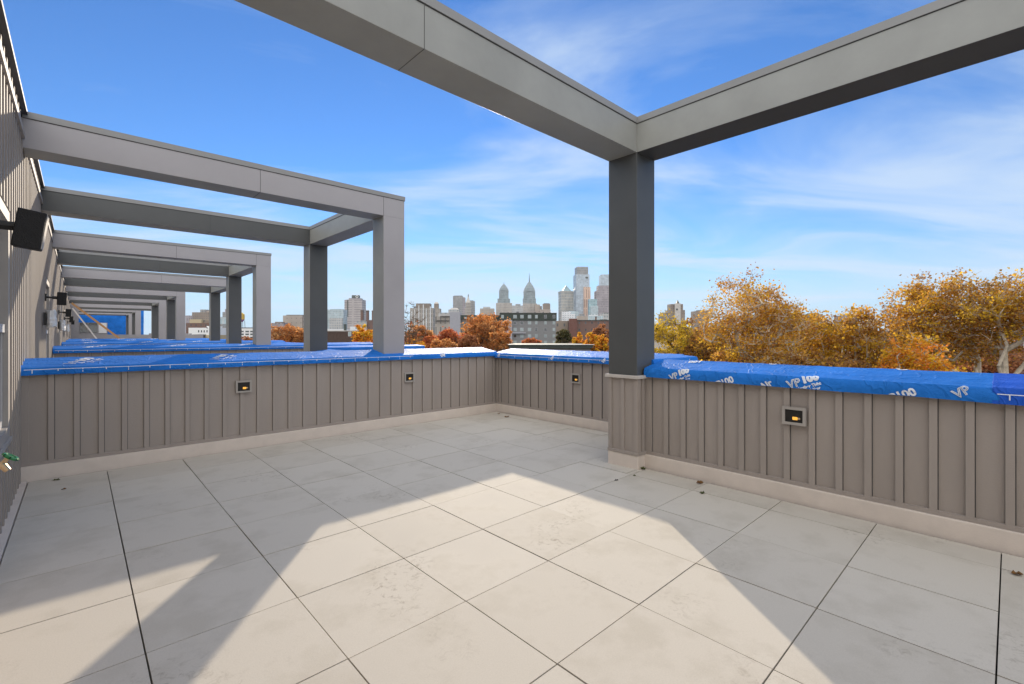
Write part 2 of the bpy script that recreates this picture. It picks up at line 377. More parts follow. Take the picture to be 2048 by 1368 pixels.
# ------------------------------------------------------------------ pergolas
def pergola(label, y0, y1, xc, w=.33, z0=3.09, z1=3.43, own=False, x_wall=-.585, zb=.9, seams=False):
    t = thing('pergola', (xc, y0, 0), label, 'pergola', 'pergola frames along the row')
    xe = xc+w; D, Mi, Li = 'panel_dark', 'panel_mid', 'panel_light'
    def beam(a, b, mats, capa, capb):
        mb = MB().use(Mi); mb.box(a, b, mats=mats)
        o = mb.build('beam', None, t, bevel=.003)
        c = MB().use('seam').box((a[0]+.0004 if capa[0] > a[0] else a[0]-.004, a[1]-.004, b[2]-.058), (b[0]+.004, b[1]+.004, b[2]-.052))
        c.use('cap').box(capa, capb); c.build('cap_flashing', None, o); return o
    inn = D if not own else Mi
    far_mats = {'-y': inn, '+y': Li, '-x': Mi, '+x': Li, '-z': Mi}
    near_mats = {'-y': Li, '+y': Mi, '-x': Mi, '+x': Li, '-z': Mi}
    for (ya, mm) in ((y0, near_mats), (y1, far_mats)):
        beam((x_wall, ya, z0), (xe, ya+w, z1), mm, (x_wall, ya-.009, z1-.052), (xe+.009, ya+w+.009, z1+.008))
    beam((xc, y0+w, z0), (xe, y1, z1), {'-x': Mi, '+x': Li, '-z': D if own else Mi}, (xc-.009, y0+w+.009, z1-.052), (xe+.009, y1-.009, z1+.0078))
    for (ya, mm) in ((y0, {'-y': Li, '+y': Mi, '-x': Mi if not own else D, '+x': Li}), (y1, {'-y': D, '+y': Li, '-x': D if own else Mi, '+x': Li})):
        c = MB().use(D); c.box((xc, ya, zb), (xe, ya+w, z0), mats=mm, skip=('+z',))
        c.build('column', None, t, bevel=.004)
    if not own:
        xm = x_wall+(xc-x_wall)*.55
        for ya in (y0, y1):
            for A_, B_ in (((xm, ya-.0016, z0), (xm+.004, ya+.0006, z1-.06)), ((xc-.002, ya-.0015, z0+.002), (xc+.002, ya+.0006, z1-.06)), ((xm, ya+.002, z0-.0016), (xm+.004, ya+w-.002, z0+.0005))):
                MB().box(A_, B_).build('panel_joint', 'seam', t)
    return t
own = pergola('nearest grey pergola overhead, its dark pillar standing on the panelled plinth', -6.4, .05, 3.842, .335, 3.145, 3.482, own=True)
# panel joints of the overhead frame and its siding-clad plinth
MB().box((1.391, .0485, 3.145), (1.3945, .051, 3.42)).build('panel_joint', 'seam', own)
MB().box((1.391, .05, 3.1435), (1.3945, .38, 3.146)).build('panel_joint', 'seam', own)
pl = MB()
px0, px1, py0, py1 = 3.84, 4.185, .04, .39
pl.box((px0+.012, py0+.012, .02), (px1, py1, .898))
for yy in (.06, .215, .365): pl.box((px0-.006, yy-.02, .165), (px0+.0125, yy+.02, .897))
for xx in (px0+.02, px0+.10): pl.box((xx-.02, py0-.006, .1655), (xx+.02, py0+.0126, .896))
pl.box((px0-.012, py0-.012, .135), (px1, py1, .1652))
po = pl.build('plinth', 'siding', own, bevel=.002)
MB().box((px0-.03, py0-.03, .899), (px1+.01, py1+.02, .93)).build('ledge', 'ledge', po, bevel=.003)
MB().box((px0-.005, py0-.005, -.02), (px1, py1, .134)).build('base_curb', 'curb', po, bevel=.006)
PL = 6.64
units = [  # near y, far y, column x
    (3.742, 6.69, 3.04, 'second pergola frame, its pale column on the long blue-topped parapet'),
    (10.4, 13.32, 3.05, 'third pergola frame down the row, behind the second one'),
    (17.0, 20.2, 3.82, 'fourth pergola frame, reaching farther out than its neighbours'),
    (23.4, 26.45, 3.05, 'fifth pergola frame down the row, small in the distance'),
    (29.6, 33.0, 3.05, 'sixth pergola frame, beside the leaning boards'),
    (37.6, 40.6, 3.82, 'seventh pergola frame beyond the grey end wall'),
    (44.2, 47.2, 3.05, 'eighth pergola frame, last but one of the row'),
    (50.8, 53.8, 3.05, 'ninth pergola frame, farthest of the row against the blue wrapped building')]
for a, b, xc, lab in units: pergola(lab, a, b, xc, .34, 3.068, 3.397)

# party parapets down the row with blue wraps
ord_ = ['second', 'third', 'fourth', 'fifth']
ends = [6.1, 5.6, 5.6, 5.6]
for k, y in enumerate((10.33, 16.95, 23.35, 29.75)):
    parapet(f'{ord_[k]} cross parapet down the row, behind the long one' if k == 0 else f'{ord_[k]} cross parapet down the row, a thin strip in the distance', -.56, y, ends[k], y+.36, '-y', -.386)
    w_ = Wrap((-.575, y-.01), (1, 0), (0, -1), ends[k]+.7, .965, 1.055, 1.105, .40, 20+k, .006)
    o = w_.mesh('membrane_wrap', f'blue membrane on the {ord_[k]} cross parapet down the row', ds=.09)
    if k < 2: ruler(w_, o, .052, .03, ends[k]+.3, .21, .0032)
    for a in (.5, 1.9, 3.3): print_on(w_, o, 'VP100', .16, a, w_.fold+.05, R(40), bold=.006)
# fronts under the pergolas and out at the bays
for k, (ya, yb, xc) in enumerate(((4.07, 7.0, 3.06), (10.72, 13.6, 3.06), (17.34, 20.25, 3.83), (23.75, 26.75, 3.06))):
    t = thing('parapet_wall', (xc+.2, (ya+yb)/2, 0), f'front parapet under the {["second","third","fourth","fifth"][k]} pergola frame', 'wall', 'low siding parapets')
    MB().box((xc, ya, -.05), (xc+.33, yb, .98)).build('siding', 'siding', t)
    w_ = Wrap((xc-.01, yb), (0, -1), (-1, 0), yb-ya, .93, 1.0, 1.045, .36, 40+k, .004)
    w_.mesh('membrane_wrap', f'blue membrane on the front parapet under the {["second","third","fourth","fifth"][k]} pergola frame', ds=.1)
t = thing('parapet_wall', (4.6, 7.2, 0), 'short return parapet of the second terrace, its blue end showing right of the pale column', 'wall', 'low siding parapets')
MB().box((3.39, 7.0, -.05), (5.74, 7.33, .97)).build('siding', 'siding', t)
w_ = Wrap((3.30, 7.0), (1, 0), (0, -1), 2.48, .975, 1.07, 1.092, .34, 60, .004)
w_.mesh('membrane_wrap', 'short blue membrane end showing just right of the pale pergola column', ds=.08)
for k, (ya, yb) in enumerate(((7.34, 10.32), (13.6, 16.94), (20.25, 23.3))):
    t = thing('parapet_wall', (5.3, (ya+yb)/2, 0), f'bay parapet of the {["second","third","fourth"][k]} terrace, out past its pergola', 'wall', 'low siding parapets')
    MB().box((5.14, ya, -.05), (5.47, yb, .96)).build('siding', 'siding', t)
    w_ = Wrap((5.125, yb), (0, -1), (-1, 0), yb-ya, .93, 1.0, 1.045, .36, 50+k, .006)
    w_.mesh('membrane_wrap', f'blue membrane on the bay parapet of the {["second","third","fourth"][k]} terrace', ds=.1)

# ------------------------------------------------------------------ row houses (the wall on the left)
def siding_wall(y0, y1, holes):
    mb = MB(); xf = -.605
    mb.box((-8, y0, -.05), (xf, y1, 3.37), skip=('+x',))
    # board face with window openings
    zs = [(-.05, 3.37)]
    ysplit = sorted({y0, y1} | {h[0] for h in holes} | {h[1] for h in holes})
    for a, b in zip(ysplit, ysplit[1:]):
        hs = [h for h in holes if h[0] <= a+1e-6 and h[1] >= b-1e-6]
        spans = [(-.05, 3.37)] if not hs else [(-.05, hs[0][2]), (hs[0][3], 3.37)]
        for za, zb in spans: mb.face([(xf, a, za), (xf, b, za), (xf, b, zb), (xf, a, zb)])
    n = int((y1-y0)/PITCHB)
    for i in range(n):
        yy = y0+.09+i*PITCHB
        hs = [h for h in holes if h[0]-.07 < yy < h[1]+.07]
        for za, zb in ([(.0, 3.15)] if not hs else [(.0, hs[0][2]-.09), (hs[0][3]+.09, 3.15)]):
            mb.box((xf, yy-.021, za), (xf+.022, yy+.021, zb), skip=('-x',))
        mb.box((xf, yy-.021, 3.21), (xf+.022, yy+.021, 3.34), skip=('-x',))
    return mb
def window(parent, ya, yb, za, zb):
    xf = -.605
    fr = MB()
    for (a, b, c, d) in ((ya-.08, yb+.08, zb, zb+.085), (ya-.08, yb+.08, za-.085, za), (ya-.08, ya, za+.0005, zb-.0005), (yb, yb+.08, za+.0005, zb-.0005)):
        fr.box((xf-.06, a, c), (xf+.016, b, d))
    f = fr.build('window', 'trim', parent, bevel=.002)
    sash = MB(); mz = 1.385
    for (a, b, c, d, x) in ((ya+.0003, yb-.0003, mz-.03, mz+.03, xf-.002), (ya+.0003, ya+.045, za+.0003, mz-.0303, xf-.015), (yb-.045, yb-.0003, za+.0003, mz-.0303, xf-.015),
                         (ya+.0003, ya+.045, mz+.0303, zb-.0003, xf-.03), (yb-.045, yb-.0003, mz+.0303, zb-.0003, xf-.03), (ya+.0455, yb-.0455, za+.0003, za+.05, xf-.015), (ya+.0455, yb-.0455, zb-.05, zb-.0003, xf-.03)):
        sash.box((x-.035, a, c), (x, b, d))
    sash.build('sash', 'vinyl', f)
    MB().box((xf-.058, ya+.02, za+.02), (xf-.05, yb-.02, zb-.02)).build('pane', 'glass', f)
    MB().box((xf-.02, ya-.1, za-.115), (xf+.03, yb+.09, za-.0855)).build('sill', 'trim', f, bevel=.002)
starts = [(-8.2, 3.66), (3.66, 10.33), (10.33, 16.95), (16.95, 23.35), (23.35, 29.75), (29.75, 36.4), (36.4, 43.0), (43.0, 56.5)]
hn = ['nearest row house, its siding wall running along the left edge', 'second row house of the left-hand wall, behind the long parapet', 'third row house along the left-hand wall', 'fourth row house along the left-hand wall',
      'fifth row house along the left-hand wall', 'sixth row house along the left-hand wall, at the leaning boards', 'seventh row house along the left-hand wall', 'last row house along the left-hand wall, beside the blue wrapped building']
for k, (a, b) in enumerate(starts):
    t = thing('row_house', (-2, (a+b)/2, GZ), hn[k], 'house', 'row houses')
    off = 10.33-3.66 if k else 0
    wy = (1.5, 2.64) if k == 0 else (a+4.5, a+5.64)
    holes = [(wy[0], wy[1], .65, 2.18)]
    siding_wall(a, b, holes).build('siding_wall', 'wallsiding', t)
    MB().box((-.607, a, 3.15), (-.568, b, 3.209)).build('band_trim', 'trim', t)
    MB().box((-8.02, a, 3.3702), (-.55, b, 3.405)).build('roof_coping', 'coping', t)
    window(t, wy[0], wy[1], .65, 2.18)
    MB().use('wallsiding').box((-8, a, GZ), (5.44 if k else 5.44, b-.0005, -.062)).build('lower_storeys', None, t)

# wall speakers, wrapped fittings, hose tap
def speaker(y, label, tilt):
    t = thing('wall_speaker', (-.575, y, 1.91), label, 'speaker', 'black speakers on the house wall')
    mb = MB().box((-.055, -.075, -.1), (.055, .075, .1))
    o = mb.build('cabinet', 'black', t, bevel=.006); o.matrix_parent_inverse = Matrix.Identity(4)
    o.location = (.180, 0, -.012); o.rotation_euler = (R(4), R(tilt), 0)
    b = MB().use('blackmetal').box((-.01, -.035, -.055), (.012, .035, .055)).tube((.01, 0, .005), (.075, 0, .0), .016, .014, 8).tube((.07, 0, 0), (.135, 0, 0), .024, .024, 10, True)
    b = b.build('bracket', None, t); b.matrix_parent_inverse = Matrix.Identity(4)
    gmb = MB().box((.0552, -.066, -.09), (.0582, .066, .09)).build('grille', 'trim', o, bevel=.001)
sp = ['large black speaker tilted down on its bracket, nearest on the house wall', 'second black speaker along the wall, above the white wrapped fitting', 'third black speaker along the house wall', 'fourth black speaker along the house wall, tiny', 'fifth black speaker along the wall, near the leaning boards']
for k, y in enumerate((1.1, 7.65, 14.3, 20.9, 27.3)): speaker(y, sp[k], 8 if k == 0 else 2)
def bag(y, z, label, h):
    t = thing('wrapped_fitting', (-.55, y, z), label, 'wrapped lamp', 'white plastic covers on the wall')
    mb = MB(); n, mrows = 14, 8
    P = []
    for j in range(mrows+1):
        row = []
        for i in range(n):
            an = 2*math.pi*i/n; f = 1-.15*(j/mrows) + .22*noise.noise(Vector((math.cos(an)*2, math.sin(an)*2, j*.7+y)))
            row.append(Vector((.06+.06*f*math.cos(an), .11*f*math.sin(an), h*(j/mrows-.5) + (.03*noise.noise(Vector((an, 3, y))) if j in (0, mrows) else 0))))
        P.append(row)
    for j in range(mrows):
        for i in range(n): mb.face([P[j][i], P[j][(i+1) % n], P[j+1][(i+1) % n], P[j+1][i]])
    mb.face(P[0][::-1]); mb.face(P[mrows])
    o = mb.build('plastic_cover', 'bag', t, smooth=True); o.matrix_parent_inverse = Matrix.Identity(4)
    q = MB().box((-.02, -.07, -.09), (.012, .07, .09)).build('back_plate', 'blackmetal', t); q.matrix_parent_inverse = Matrix.Identity(4)
for y, lab in ((6.9, 'crumpled white plastic cover on a wall fitting, largest of the row'), (13.2, 'white plastic cover on the wall below the third speaker'), (19.9, 'white plastic cover on the wall, third along the row')): bag(y, 1.56, lab, .24)
t = thing('hose_tap', (-.553, 1.12, .66), 'brass garden tap with a round green handle, low on the house wall', 'tap')
hb = MB().tube((-.03, 0, 0), (.06, 0, 0), .016, .016, 10, True).tube((.05, 0, .005), (.075, 0, -.035), .018, .014, 10, True).tube((.055, 0, 0), (.075, 0, .03), .012, .01, 8, True)
hb.build('tap_body', 'brass', t, smooth=True).matrix_parent_inverse = Matrix.Identity(4)
hh = MB()
for i in range(8):
    a, b = 2*math.pi*i/8, 2*math.pi*(i+1)/8; r = .03
    c = Vector((.085, 0, .035)); ax = Vector((.6, 0, .8)); e1 = Vector((0, 1, 0)); e2 = ax.cross(e1)
    hh.tube(c+(e1*math.cos(a)+e2*math.sin(a))*r, c+(e1*math.cos(b)+e2*math.sin(b))*r, .009, .009, 6)
    hh.tube(c, c+(e1*math.cos(a)+e2*math.sin(a))*r, .004, .004, 5)
hh.build('handle', 'green', t, smooth=True).matrix_parent_inverse = Matrix.Identity(4)

# step lights
def step_light(loc, axis, label):
    t = thing('step_light', loc, label, 'step light', 'recessed step lights'); w, h = .083, .07
    if axis == 'y': ex, nx = Vector((1, 0, 0)), Vector((0, -1, 0))
    else: ex, nx = Vector((0, -1, 0)), Vector((-1, 0, 0))
    c = Vector(loc); up = Vector((0, 0, 1))
    def bx(mb, a, b, z0, z1, n0, n1):
        P = [c+ex*a+up*z0+nx*n0, c+ex*b+up*z1+nx*n1]
        lo = [min(P[0][i], P[1][i]) for i in range(3)]; hi = [max(P[0][i], P[1][i]) for i in range(3)]; mb.box(lo, hi)
    f = MB(); fw = .02
    bx(f, -w, w, h-fw, h, -.01, .022); bx(f, -w, w, -h, -h+fw, -.01, .022); bx(f, -w, -w+fw, -h+fw+.0002, h-fw-.0002, -.01, .0218); bx(f, w-fw, w, -h+fw+.0002, h-fw-.0002, -.01, .0218)
    f.build('frame', 'trim', t, bevel=.0015)
    g_ = MB(); bx(g_, -w+fw, w-fw, -h+fw, h-fw, .009, .0125); g_.build('recess', 'recess', t)
    l = MB(); bx(l, -.010, .026, -.030, -.006, .0126, .0165); lo_ = l.build('lamp_glow', 'amber', t, bevel=.005)
    l = MB(); bx(l, .0262, .044, -.024, -.009, .0126, .0150); l.build('lamp_socket', 'brass', t, bevel=.003)
step_light((1.208, 3.652, .73), 'y', 'lit step light in the long parapet, left of the two')
step_light((3.405, 3.652, .70), 'y', 'lit step light in the long parapet, right of the two, nearer the corner')
step_light((5.132, 1.87, .695), 'x', 'lit step light in the far parapet, left of the grey pillar')
step_light((3.972, -1.30, .69), 'x', 'lit step light in the right-hand parapet, largest of them')

# fallen leaves
def leaf(x, y, size, m, label, z=.004):
    mb = MB(); n = 11; a0 = random.uniform(0, 6)
    ring = []
    for i in range(n):
        a = a0+2*math.pi*i/n; rr = size*(1 if i % 2 else .55)*random.uniform(.8, 1.1)
        ring.append(Vector((x+rr*math.cos(a), y+rr*.7*math.sin(a), z+random.uniform(0, size*.5))))
    c = Vector((x, y, z+size*.12))
    for i in range(n): mb.face([c, ring[i], ring[(i+1) % n]])
    for i in range(n): mb.face([c-Vector((0, 0, .002)), ring[(i+1) % n]-Vector((0, 0, .002)), ring[i]-Vector((0, 0, .002))])
    tag(mb.build('fallen_leaf', m), label, 'leaf', 'dry leaves on the pavers')
leaf(-.36, 3.50, .035, 'leafgreen', 'green-brown leaf by the curb of the long parapet, far left')
leaf(-.30, 3.10, .02, 'leafdry', 'small brown leaf on the pavers at far left')
leaf(4.86, 3.08, .05, 'leafdry', 'pale tan leaf standing near the far inner corner')
leaf(4.95, 3.38, .035, 'leafdry', 'dark leaf at the curb in the far inner corner')
leaf(3.397, -.015, .022, 'gap', 'small black crumb on a paver joint before the pillar')
leaf(3.90, .01, .045, 'leafgreen', 'dark leaf tuft where the plinth meets the curb')
leaf(3.64, -.05, .022, 'leafgreen', 'green fleck on the pavers in front of the plinth')
leaf(3.87, -.575, .045, 'leafdry', 'rust brown leaf against the right-hand curb')
leaf(3.638, -.705, .033, 'leafgreen', 'dark curled leaf out from the right-hand curb')
leaf(3.62, -2.50, .04, 'leafdry', 'tan leaf on the pavers at the right picture edge')

# far end of the row: grey wall, boards, wrapped building
t = thing('end_wall', (2, 36.2, 0), 'plain grey end wall with a notched top, beyond the blue parapets', 'wall')
we = MB().box((-.56, 36.15, -.05), (6.2, 36.45, 1.32)).box((-.56, 36.15, 1.3205), (-.2, 36.45, 3.37))
for i in range(11): we.box((3.2+i*.22, 36.2, 1.3205), (3.34+i*.22, 36.4, 1.40))
we.build('wall_face', 'greywall', t)
def plank(a, b, wd, th, m, label, name='board'):
    a, b = Vector(a), Vector(b); d = (b-a).normalized(); s = d.cross(Vector((0, 1, 0))).normalized(); n = d.cross(s)
    mb = MB(); q = [a+s*wd-n*th, a-s*wd-n*th, a-s*wd+n*th, a+s*wd+n*th]; q2 = [p+(b-a) for p in q]
    for i in range(4): mb.face([q[i], q[(i+1) % 4], q2[(i+1) % 4], q2[i]])
    mb.face(q[::-1]); mb.face(q2); tag(mb.build(name, m), label, 'board', 'boards leaning at the far terrace')
plank((1.62, 32.4, 1.0), (-.48, 32.6, 3.05), .05, .02, 'lumber', 'orange lumber board leaning against the wall at the far terrace')
plank((.62, 34.2, 1.0), (-.46, 34.4, 2.85), .035, .02, 'white', 'pale board leaning behind the orange one')
t = thing('wrapped_building', (2, 58, GZ), 'building under construction wrapped in blue membrane at the end of the row', 'building')
wb = MB().use('blue').box((-6, 57, 2.45), (4.6, 62, 3.9)).use('blue').box((1.85, 56.99, -.3), (4.59, 61, 2.449)).use('greywall').box((-6, 57.02, GZ), (1.849, 62, 2.448)).box((1.85, 57.02, GZ), (4.58, 61.9, -.301))
wb.build('wall', None, t)
for x0, x1 in ((-.1, .42), (.5, 1.08)):
    MB().box((x0, 56.95, 1.5), (x1, 57.1, 2.4)).build('window', 'glass', t)
MB().box((1.2, 56.94, 1.45), (1.78, 57.1, 2.42)).build('board_panel', 'white', t)

# ------------------------------------------------------------------ ground
gm = mat('ground', (.075,.065,.05), .95, .4, .03)
gmb = MB(); gmb.face([(-4000, -4000, GZ), (4000, -4000, GZ), (4000, 4000, GZ), (-4000, 4000, GZ)])
struct(gmb.build('ground', gm))
rd = MB(); rd.box((12, -120, GZ+.004), (20, 420, GZ+.008)); struct(rd.build('street', mat('asphalt', (.05,.05,.052), .9)))

# ------------------------------------------------------------------ city
def facade(name, wall, glass, bw, bh, mortar=.25, rough=.5, var=.5):
    m, nt, p = newmat(name); L = nt.links.new
    uv = N(nt, 'ShaderNodeUVMap'); br = N(nt, 'ShaderNodeTexBrick')
    br.offset = 0; br.squash = 1
    br.inputs['Color1'].default_value = (*glass, 1); br.inputs['Color2'].default_value = (*[g*(1+var)+.01 for g in glass], 1); br.inputs['Mortar'].default_value = (*wall, 1)
    br.inputs['Scale'].default_value = 1; br.inputs['Brick Width'].default_value = bw; br.inputs['Row Height'].default_value = bh
    br.inputs['Mortar Size'].default_value = mortar*min(bw, bh)*.5; br.inputs['Mortar Smooth'].default_value = .1
    L(uv.outputs[0], br.inputs['Vector'])
    tc = N(nt, 'ShaderNodeTexCoord'); no = N(nt, 'ShaderNodeTexNoise', Scale=.05, Detail=5); L(tc.outputs['Object'], no.inputs['Vector'])
    rp = ramp(nt, no.outputs[0], [(.3, (.8,.8,.8)), (.7, (1.1,1.1,1.1))])
    mx = N(nt, 'ShaderNodeMix', data_type='RGBA', blend_type='MULTIPLY'); mx.inputs[0].default_value = 1; L(br.outputs[0], mx.inputs[6]); L(rp.outputs[0], mx.inputs[7])
    sx = N(nt, 'ShaderNodeSeparateXYZ'); L(uv.outputs[0], sx.inputs[0])
    lt = N(nt, 'ShaderNodeMath', operation='LESS_THAN'); L(sx.outputs[0], lt.inputs[0]); lt.inputs[1].default_value = -9000
    m2 = N(nt, 'ShaderNodeMix', data_type='RGBA'); L(lt.outputs[0], m2.inputs[0]); L(mx.outputs[2], m2.inputs[6]); m2.inputs[7].default_value = (*wall, 1)
    L(m2.outputs[2], p.inputs['Base Color'])
    rr = N(nt, 'ShaderNodeMapRange'); L(br.outputs['Fac'], rr.inputs[0]); rr.inputs[3].default_value = .25; rr.inputs[4].default_value = .8
    L(rr.outputs[0], p.inputs['Roughness']); return m
F = {
 'libertyglass': facade('blue grey curtain wall', (.26,.29,.30), (.13,.18,.20), 5, 8, .45),
 'libertystone': facade('stone office grid', (.41,.375,.335), (.18,.18,.18), 6, 7, .6),
 'pale': facade('pale office grid', (.45,.44,.425), (.20,.23,.25), 5, 7, .55),
 'darkslab': facade('grey slab', (.30,.29,.28), (.16,.17,.18), 4, 9, .5),
 'comcast': facade('silver glass', (.40,.45,.50), (.30,.36,.41), 7, 6, .3),
 'comcastlit': facade('sunlit tint glass', (.62,.45,.34), (.34,.24,.20), 9, 40, .6),  # orange sunlight on the tower flank is put into this facade colour
 'mauve': facade('mauve granite tower', (.34,.30,.31), (.20,.18,.20), 5, 9, .55),
 'teal': facade('teal glass', (.34,.44,.46), (.22,.34,.37), 8, 6, .25),
 'mellon': facade('mellon stone', (.48,.45,.40), (.20,.24,.26), 6, 12, .6),
 'bands': facade('ribbon window tower', (.42,.38,.37), (.10,.10,.11), 200, 7.5, .9),
 'beige': facade('beige blocks', (.39,.335,.285), (.14,.14,.14), 7, 7, .85),
 'brickfar': facade('brick block', (.17,.10,.08), (.06,.06,.065), 4.5, 5, .8),
 'brown': facade('brown masonry', (.26,.21,.17), (.10,.10,.10), 5, 6, .8),
 'oldstone': facade('old stone', (.36,.325,.285), (.14,.13,.12), 5, 12, .7),
 'white': facade('white blocks', (.68,.69,.70), (.25,.30,.32), 6, 5, .7),
 'glassy': facade('glassy block', (.46,.52,.54), (.25,.33,.36), 4, 5, .4),
}
M['roofgrey'] = mat('flat roof', (.16,.16,.16), .9, .2, .3)
M['brick'] = mat('dark brick', (.075,.05,.04), .9, .25, 3)
M['greygreen'] = mat('green mansard', (.04,.052,.042), .8, .3, 1)
M['stucco'] = mat('grey stucco', (.20,.20,.20), .85, .06, 1)
M['stucco_l'] = mat('pale stucco', (.33,.33,.36), .85, .06, 1)
M['stone'] = mat('carved stone', (.50,.47,.43), .8, .15, .3)
M['bronze'] = mat('bronze', (.06,.07,.06), .6)
M['tan'] = mat('tan stucco', (.48,.40,.26), .9, .06, 1)
M['shingle'] = mat('shingle', (.10,.095,.09), .9, .2, 4)
M['greenroof'] = mat('grey green roof', (.06,.075,.07), .8, .2, 1)
M['yellow'] = mat('yellow tank', (.55,.36,.06), .6)
M['purple'] = mat('purple tank', (.30,.10,.32), .6)
class City:
    def __init__(s, name, label, uc, d, cat='building', group=None, rot=0):
        s.d = d; s.uc = uc; p = at(uc, HV, d); s.k = d/FPX
        s.t = thing(name, (p.x, p.y, GZ), label, cat, group)
        s.t.rotation_euler = (0, 0, -YAW+rot)
    def X(s, u): return (u-s.uc)*s.k
    def Z(s, v): return CAM.z+(HV-v)*s.k-GZ
    def part(s, mb, name, m, parent=None):
        o = mb.build(name, m, None); o.parent = parent or s.t; return o
    def box(s, name, u0, u1, vt, vb, m, dep=None, back=0, parent=None):
        x0, x1 = s.X(u0), s.X(u1); dep = dep or (x1-x0)
        zb = 0 if vb is None else s.Z(vb)
        mt = F.get(m) or M.get(m) or m
        return s.part(MB().box((x0, back, zb), (x1, back+dep, s.Z(vt))), name, mt, parent)
    def gable(s, name, u0, u1, vt, vb, m, dep, back=0, parent=None):
        x0, x1, xm = s.X(u0), s.X(u1), (s.X(u0)+s.X(u1))/2; z0, z1 = s.Z(vb), s.Z(vt); y0, y1 = back, back+dep; ym = (y0+y1)/2
        mb = MB()     # cross gable
        A, B, Cc, D = (x0,y0,z0), (x1,y0,z0), (x1,y1,z0), (x0,y1,z0); top = (xm, ym, z1)
        f, b_, l, r = (xm,y0,z1*.94+z0*.06), (xm,y1,z1*.94+z0*.06), (x0,ym,z1*.94+z0*.06), (x1,ym,z1*.94+z0*.06)
        for q in ([A,B,f], [B,r,Cc], [Cc,b_,D], [D,l,A]): mb.face(q, [(p[0], p[2]) for p in q])
        for q in ([A,f,top,l], [B,r,top,f], [Cc,b_,top,r], [D,l,top,b_]): mb.face(q, [(p[0], p[2]) for p in q])
        return s.part(mb, name, F.get(m) or M[m], parent)
    def ogive(s, name, u0, u1, vt, vb, m, dep, back=0, parent=None):
        x0, x1 = s.X(u0), s.X(u1); z0, z1 = s.Z(vb), s.Z(vt); xm, ym = (x0+x1)/2, back+dep/2; mb = MB(); rows = []
        for f, k in ((0, 1), (.28, .86), (.55, .62), (.8, .33), (1, .03)):
            a, b = (x1-x0)/2*k, dep/2*k; z = z0+(z1-z0)*f
            rows.append([(xm-a,ym-b,z), (xm,ym-b*1.06,z+(z1-z0)*.05*k), (xm+a,ym-b,z), (xm+a*1.06,ym,z), (xm+a,ym+b,z), (xm,ym+b,z), (xm-a,ym+b,z), (xm-a*1.06,ym,z)])
        for A, B in zip(rows, rows[1:]):
            for i in range(8):
                q = [A[i], A[(i+1) % 8], B[(i+1) % 8], B[i]]; mb.face(q, [(p[0]+p[1], p[2]) for p in q])
        return s.part(mb, name, F.get(m) or M[m], parent)
    def pyramid(s, name, u0, u1, vt, vb, m, dep=None, back=0, parent=None, tip=0):
        x0, x1 = s.X(u0), s.X(u1); dep = dep or x1-x0; z0, z1 = s.Z(vb), s.Z(vt); y0, y1 = back, back+dep; xm, ym = (x0+x1)/2, (y0+y1)/2
        mb = MB(); A = [(x0,y0,z0), (x1,y0,z0), (x1,y1,z0), (x0,y1,z0)]
        h = tip*(x1-x0)/2; B = [(xm-h,ym-h,z1), (xm+h,ym-h,z1), (xm+h,ym+h,z1), (xm-h,ym+h,z1)]
        for i in range(4):
            q = [A[i], A[(i+1) % 4], B[(i+1) % 4], B[i]]; mb.face(q, [(p[0]+p[1], p[2]) for p in q])
        if tip: mb.face(B)
        return s.part(mb, name, F.get(m) or M[m], parent)
    def win(s, parent, u, v, wpx, hpx, y=0, glass='paleglass', frame='white'):
        x, z, w, h = s.X(u), s.Z(v), wpx*s.k/2, hpx*s.k/2
        o = s.part(MB().box((x-w, y-.06, z-h), (x+w, y+.02, z+h)), 'window', M[frame], parent)
        e = min(w, h)*.18
        s.part(MB().box((x-w+e, y-.09, z-h+e), (x+w-e, y-.062, z+h-e)), 'pane', M[glass], o)
D0 = 2000
c = City('skyscraper', 'pointed stone and glass tower, left and shorter of the twin pointed ones', 1008, D0)
c.box('podium', 992, 1024, 606, None, 'libertystone', 55); c.box('shoulder', 995, 1020, 597, 606, 'libertyglass', 48, 4); c.box('shaft', 998, 1017, 581.5, 597, 'libertyglass', 40, 8)
c.ogive('crown', 998, 1017, 566, 581.5, 'libertyglass', 40, 8); c.pyramid('spire', 1006.6, 1008.4, 562, 569, 'bronze', back=26)
c = City('skyscraper', 'tallest pointed tower with a needle spire, right one of the twins', 1059, D0)
c.box('podium', 1046, 1074, 607, None, 'libertystone', 55); c.box('shoulder', 1046, 1072, 596.6, 607, 'libertyglass', 50, 4); c.box('shaft', 1047.5, 1070.7, 583, 596.6, 'libertyglass', 46, 8)
c.ogive('crown', 1047.5, 1070.7, 561, 583, 'libertyglass', 46, 8)
c.pyramid('spire', 1058.2, 1060.2, 544.6, 563, 'bronze', back=28, tip=.2)
c = City('office_block', 'wide pale office block between the twin pointed towers', 1036, 1900); c.box('wall', 1024, 1046, 611, None, 'pale', 40); c.box('penthouse', 1031, 1041, 608, 611, 'darkslab', 20, 8)
c = City('office_block', 'pale block close under the right of the spired tower', 1077, 1950); c.box('wall', 1070, 1080, 609, None, 'beige', 30); c.box('wing', 1078, 1084, 612, None, 'darkslab', 25, 4)
c = City('office_block', 'brown slab with a lower wing right of the spired tower', 1093, 1850); c.box('tower', 1086, 1100.5, 607.5, None, 'brown', 26); c.box('wing', 1079, 1101, 619, None, 'beige', 30, -4); c.box('penthouse', 1088, 1099, 606.4, 607.5, 'roofgrey', 20, 3)
c = City('skyscraper', 'stone tower with a small pyramid roof', 1135, 1950, rot=.15)
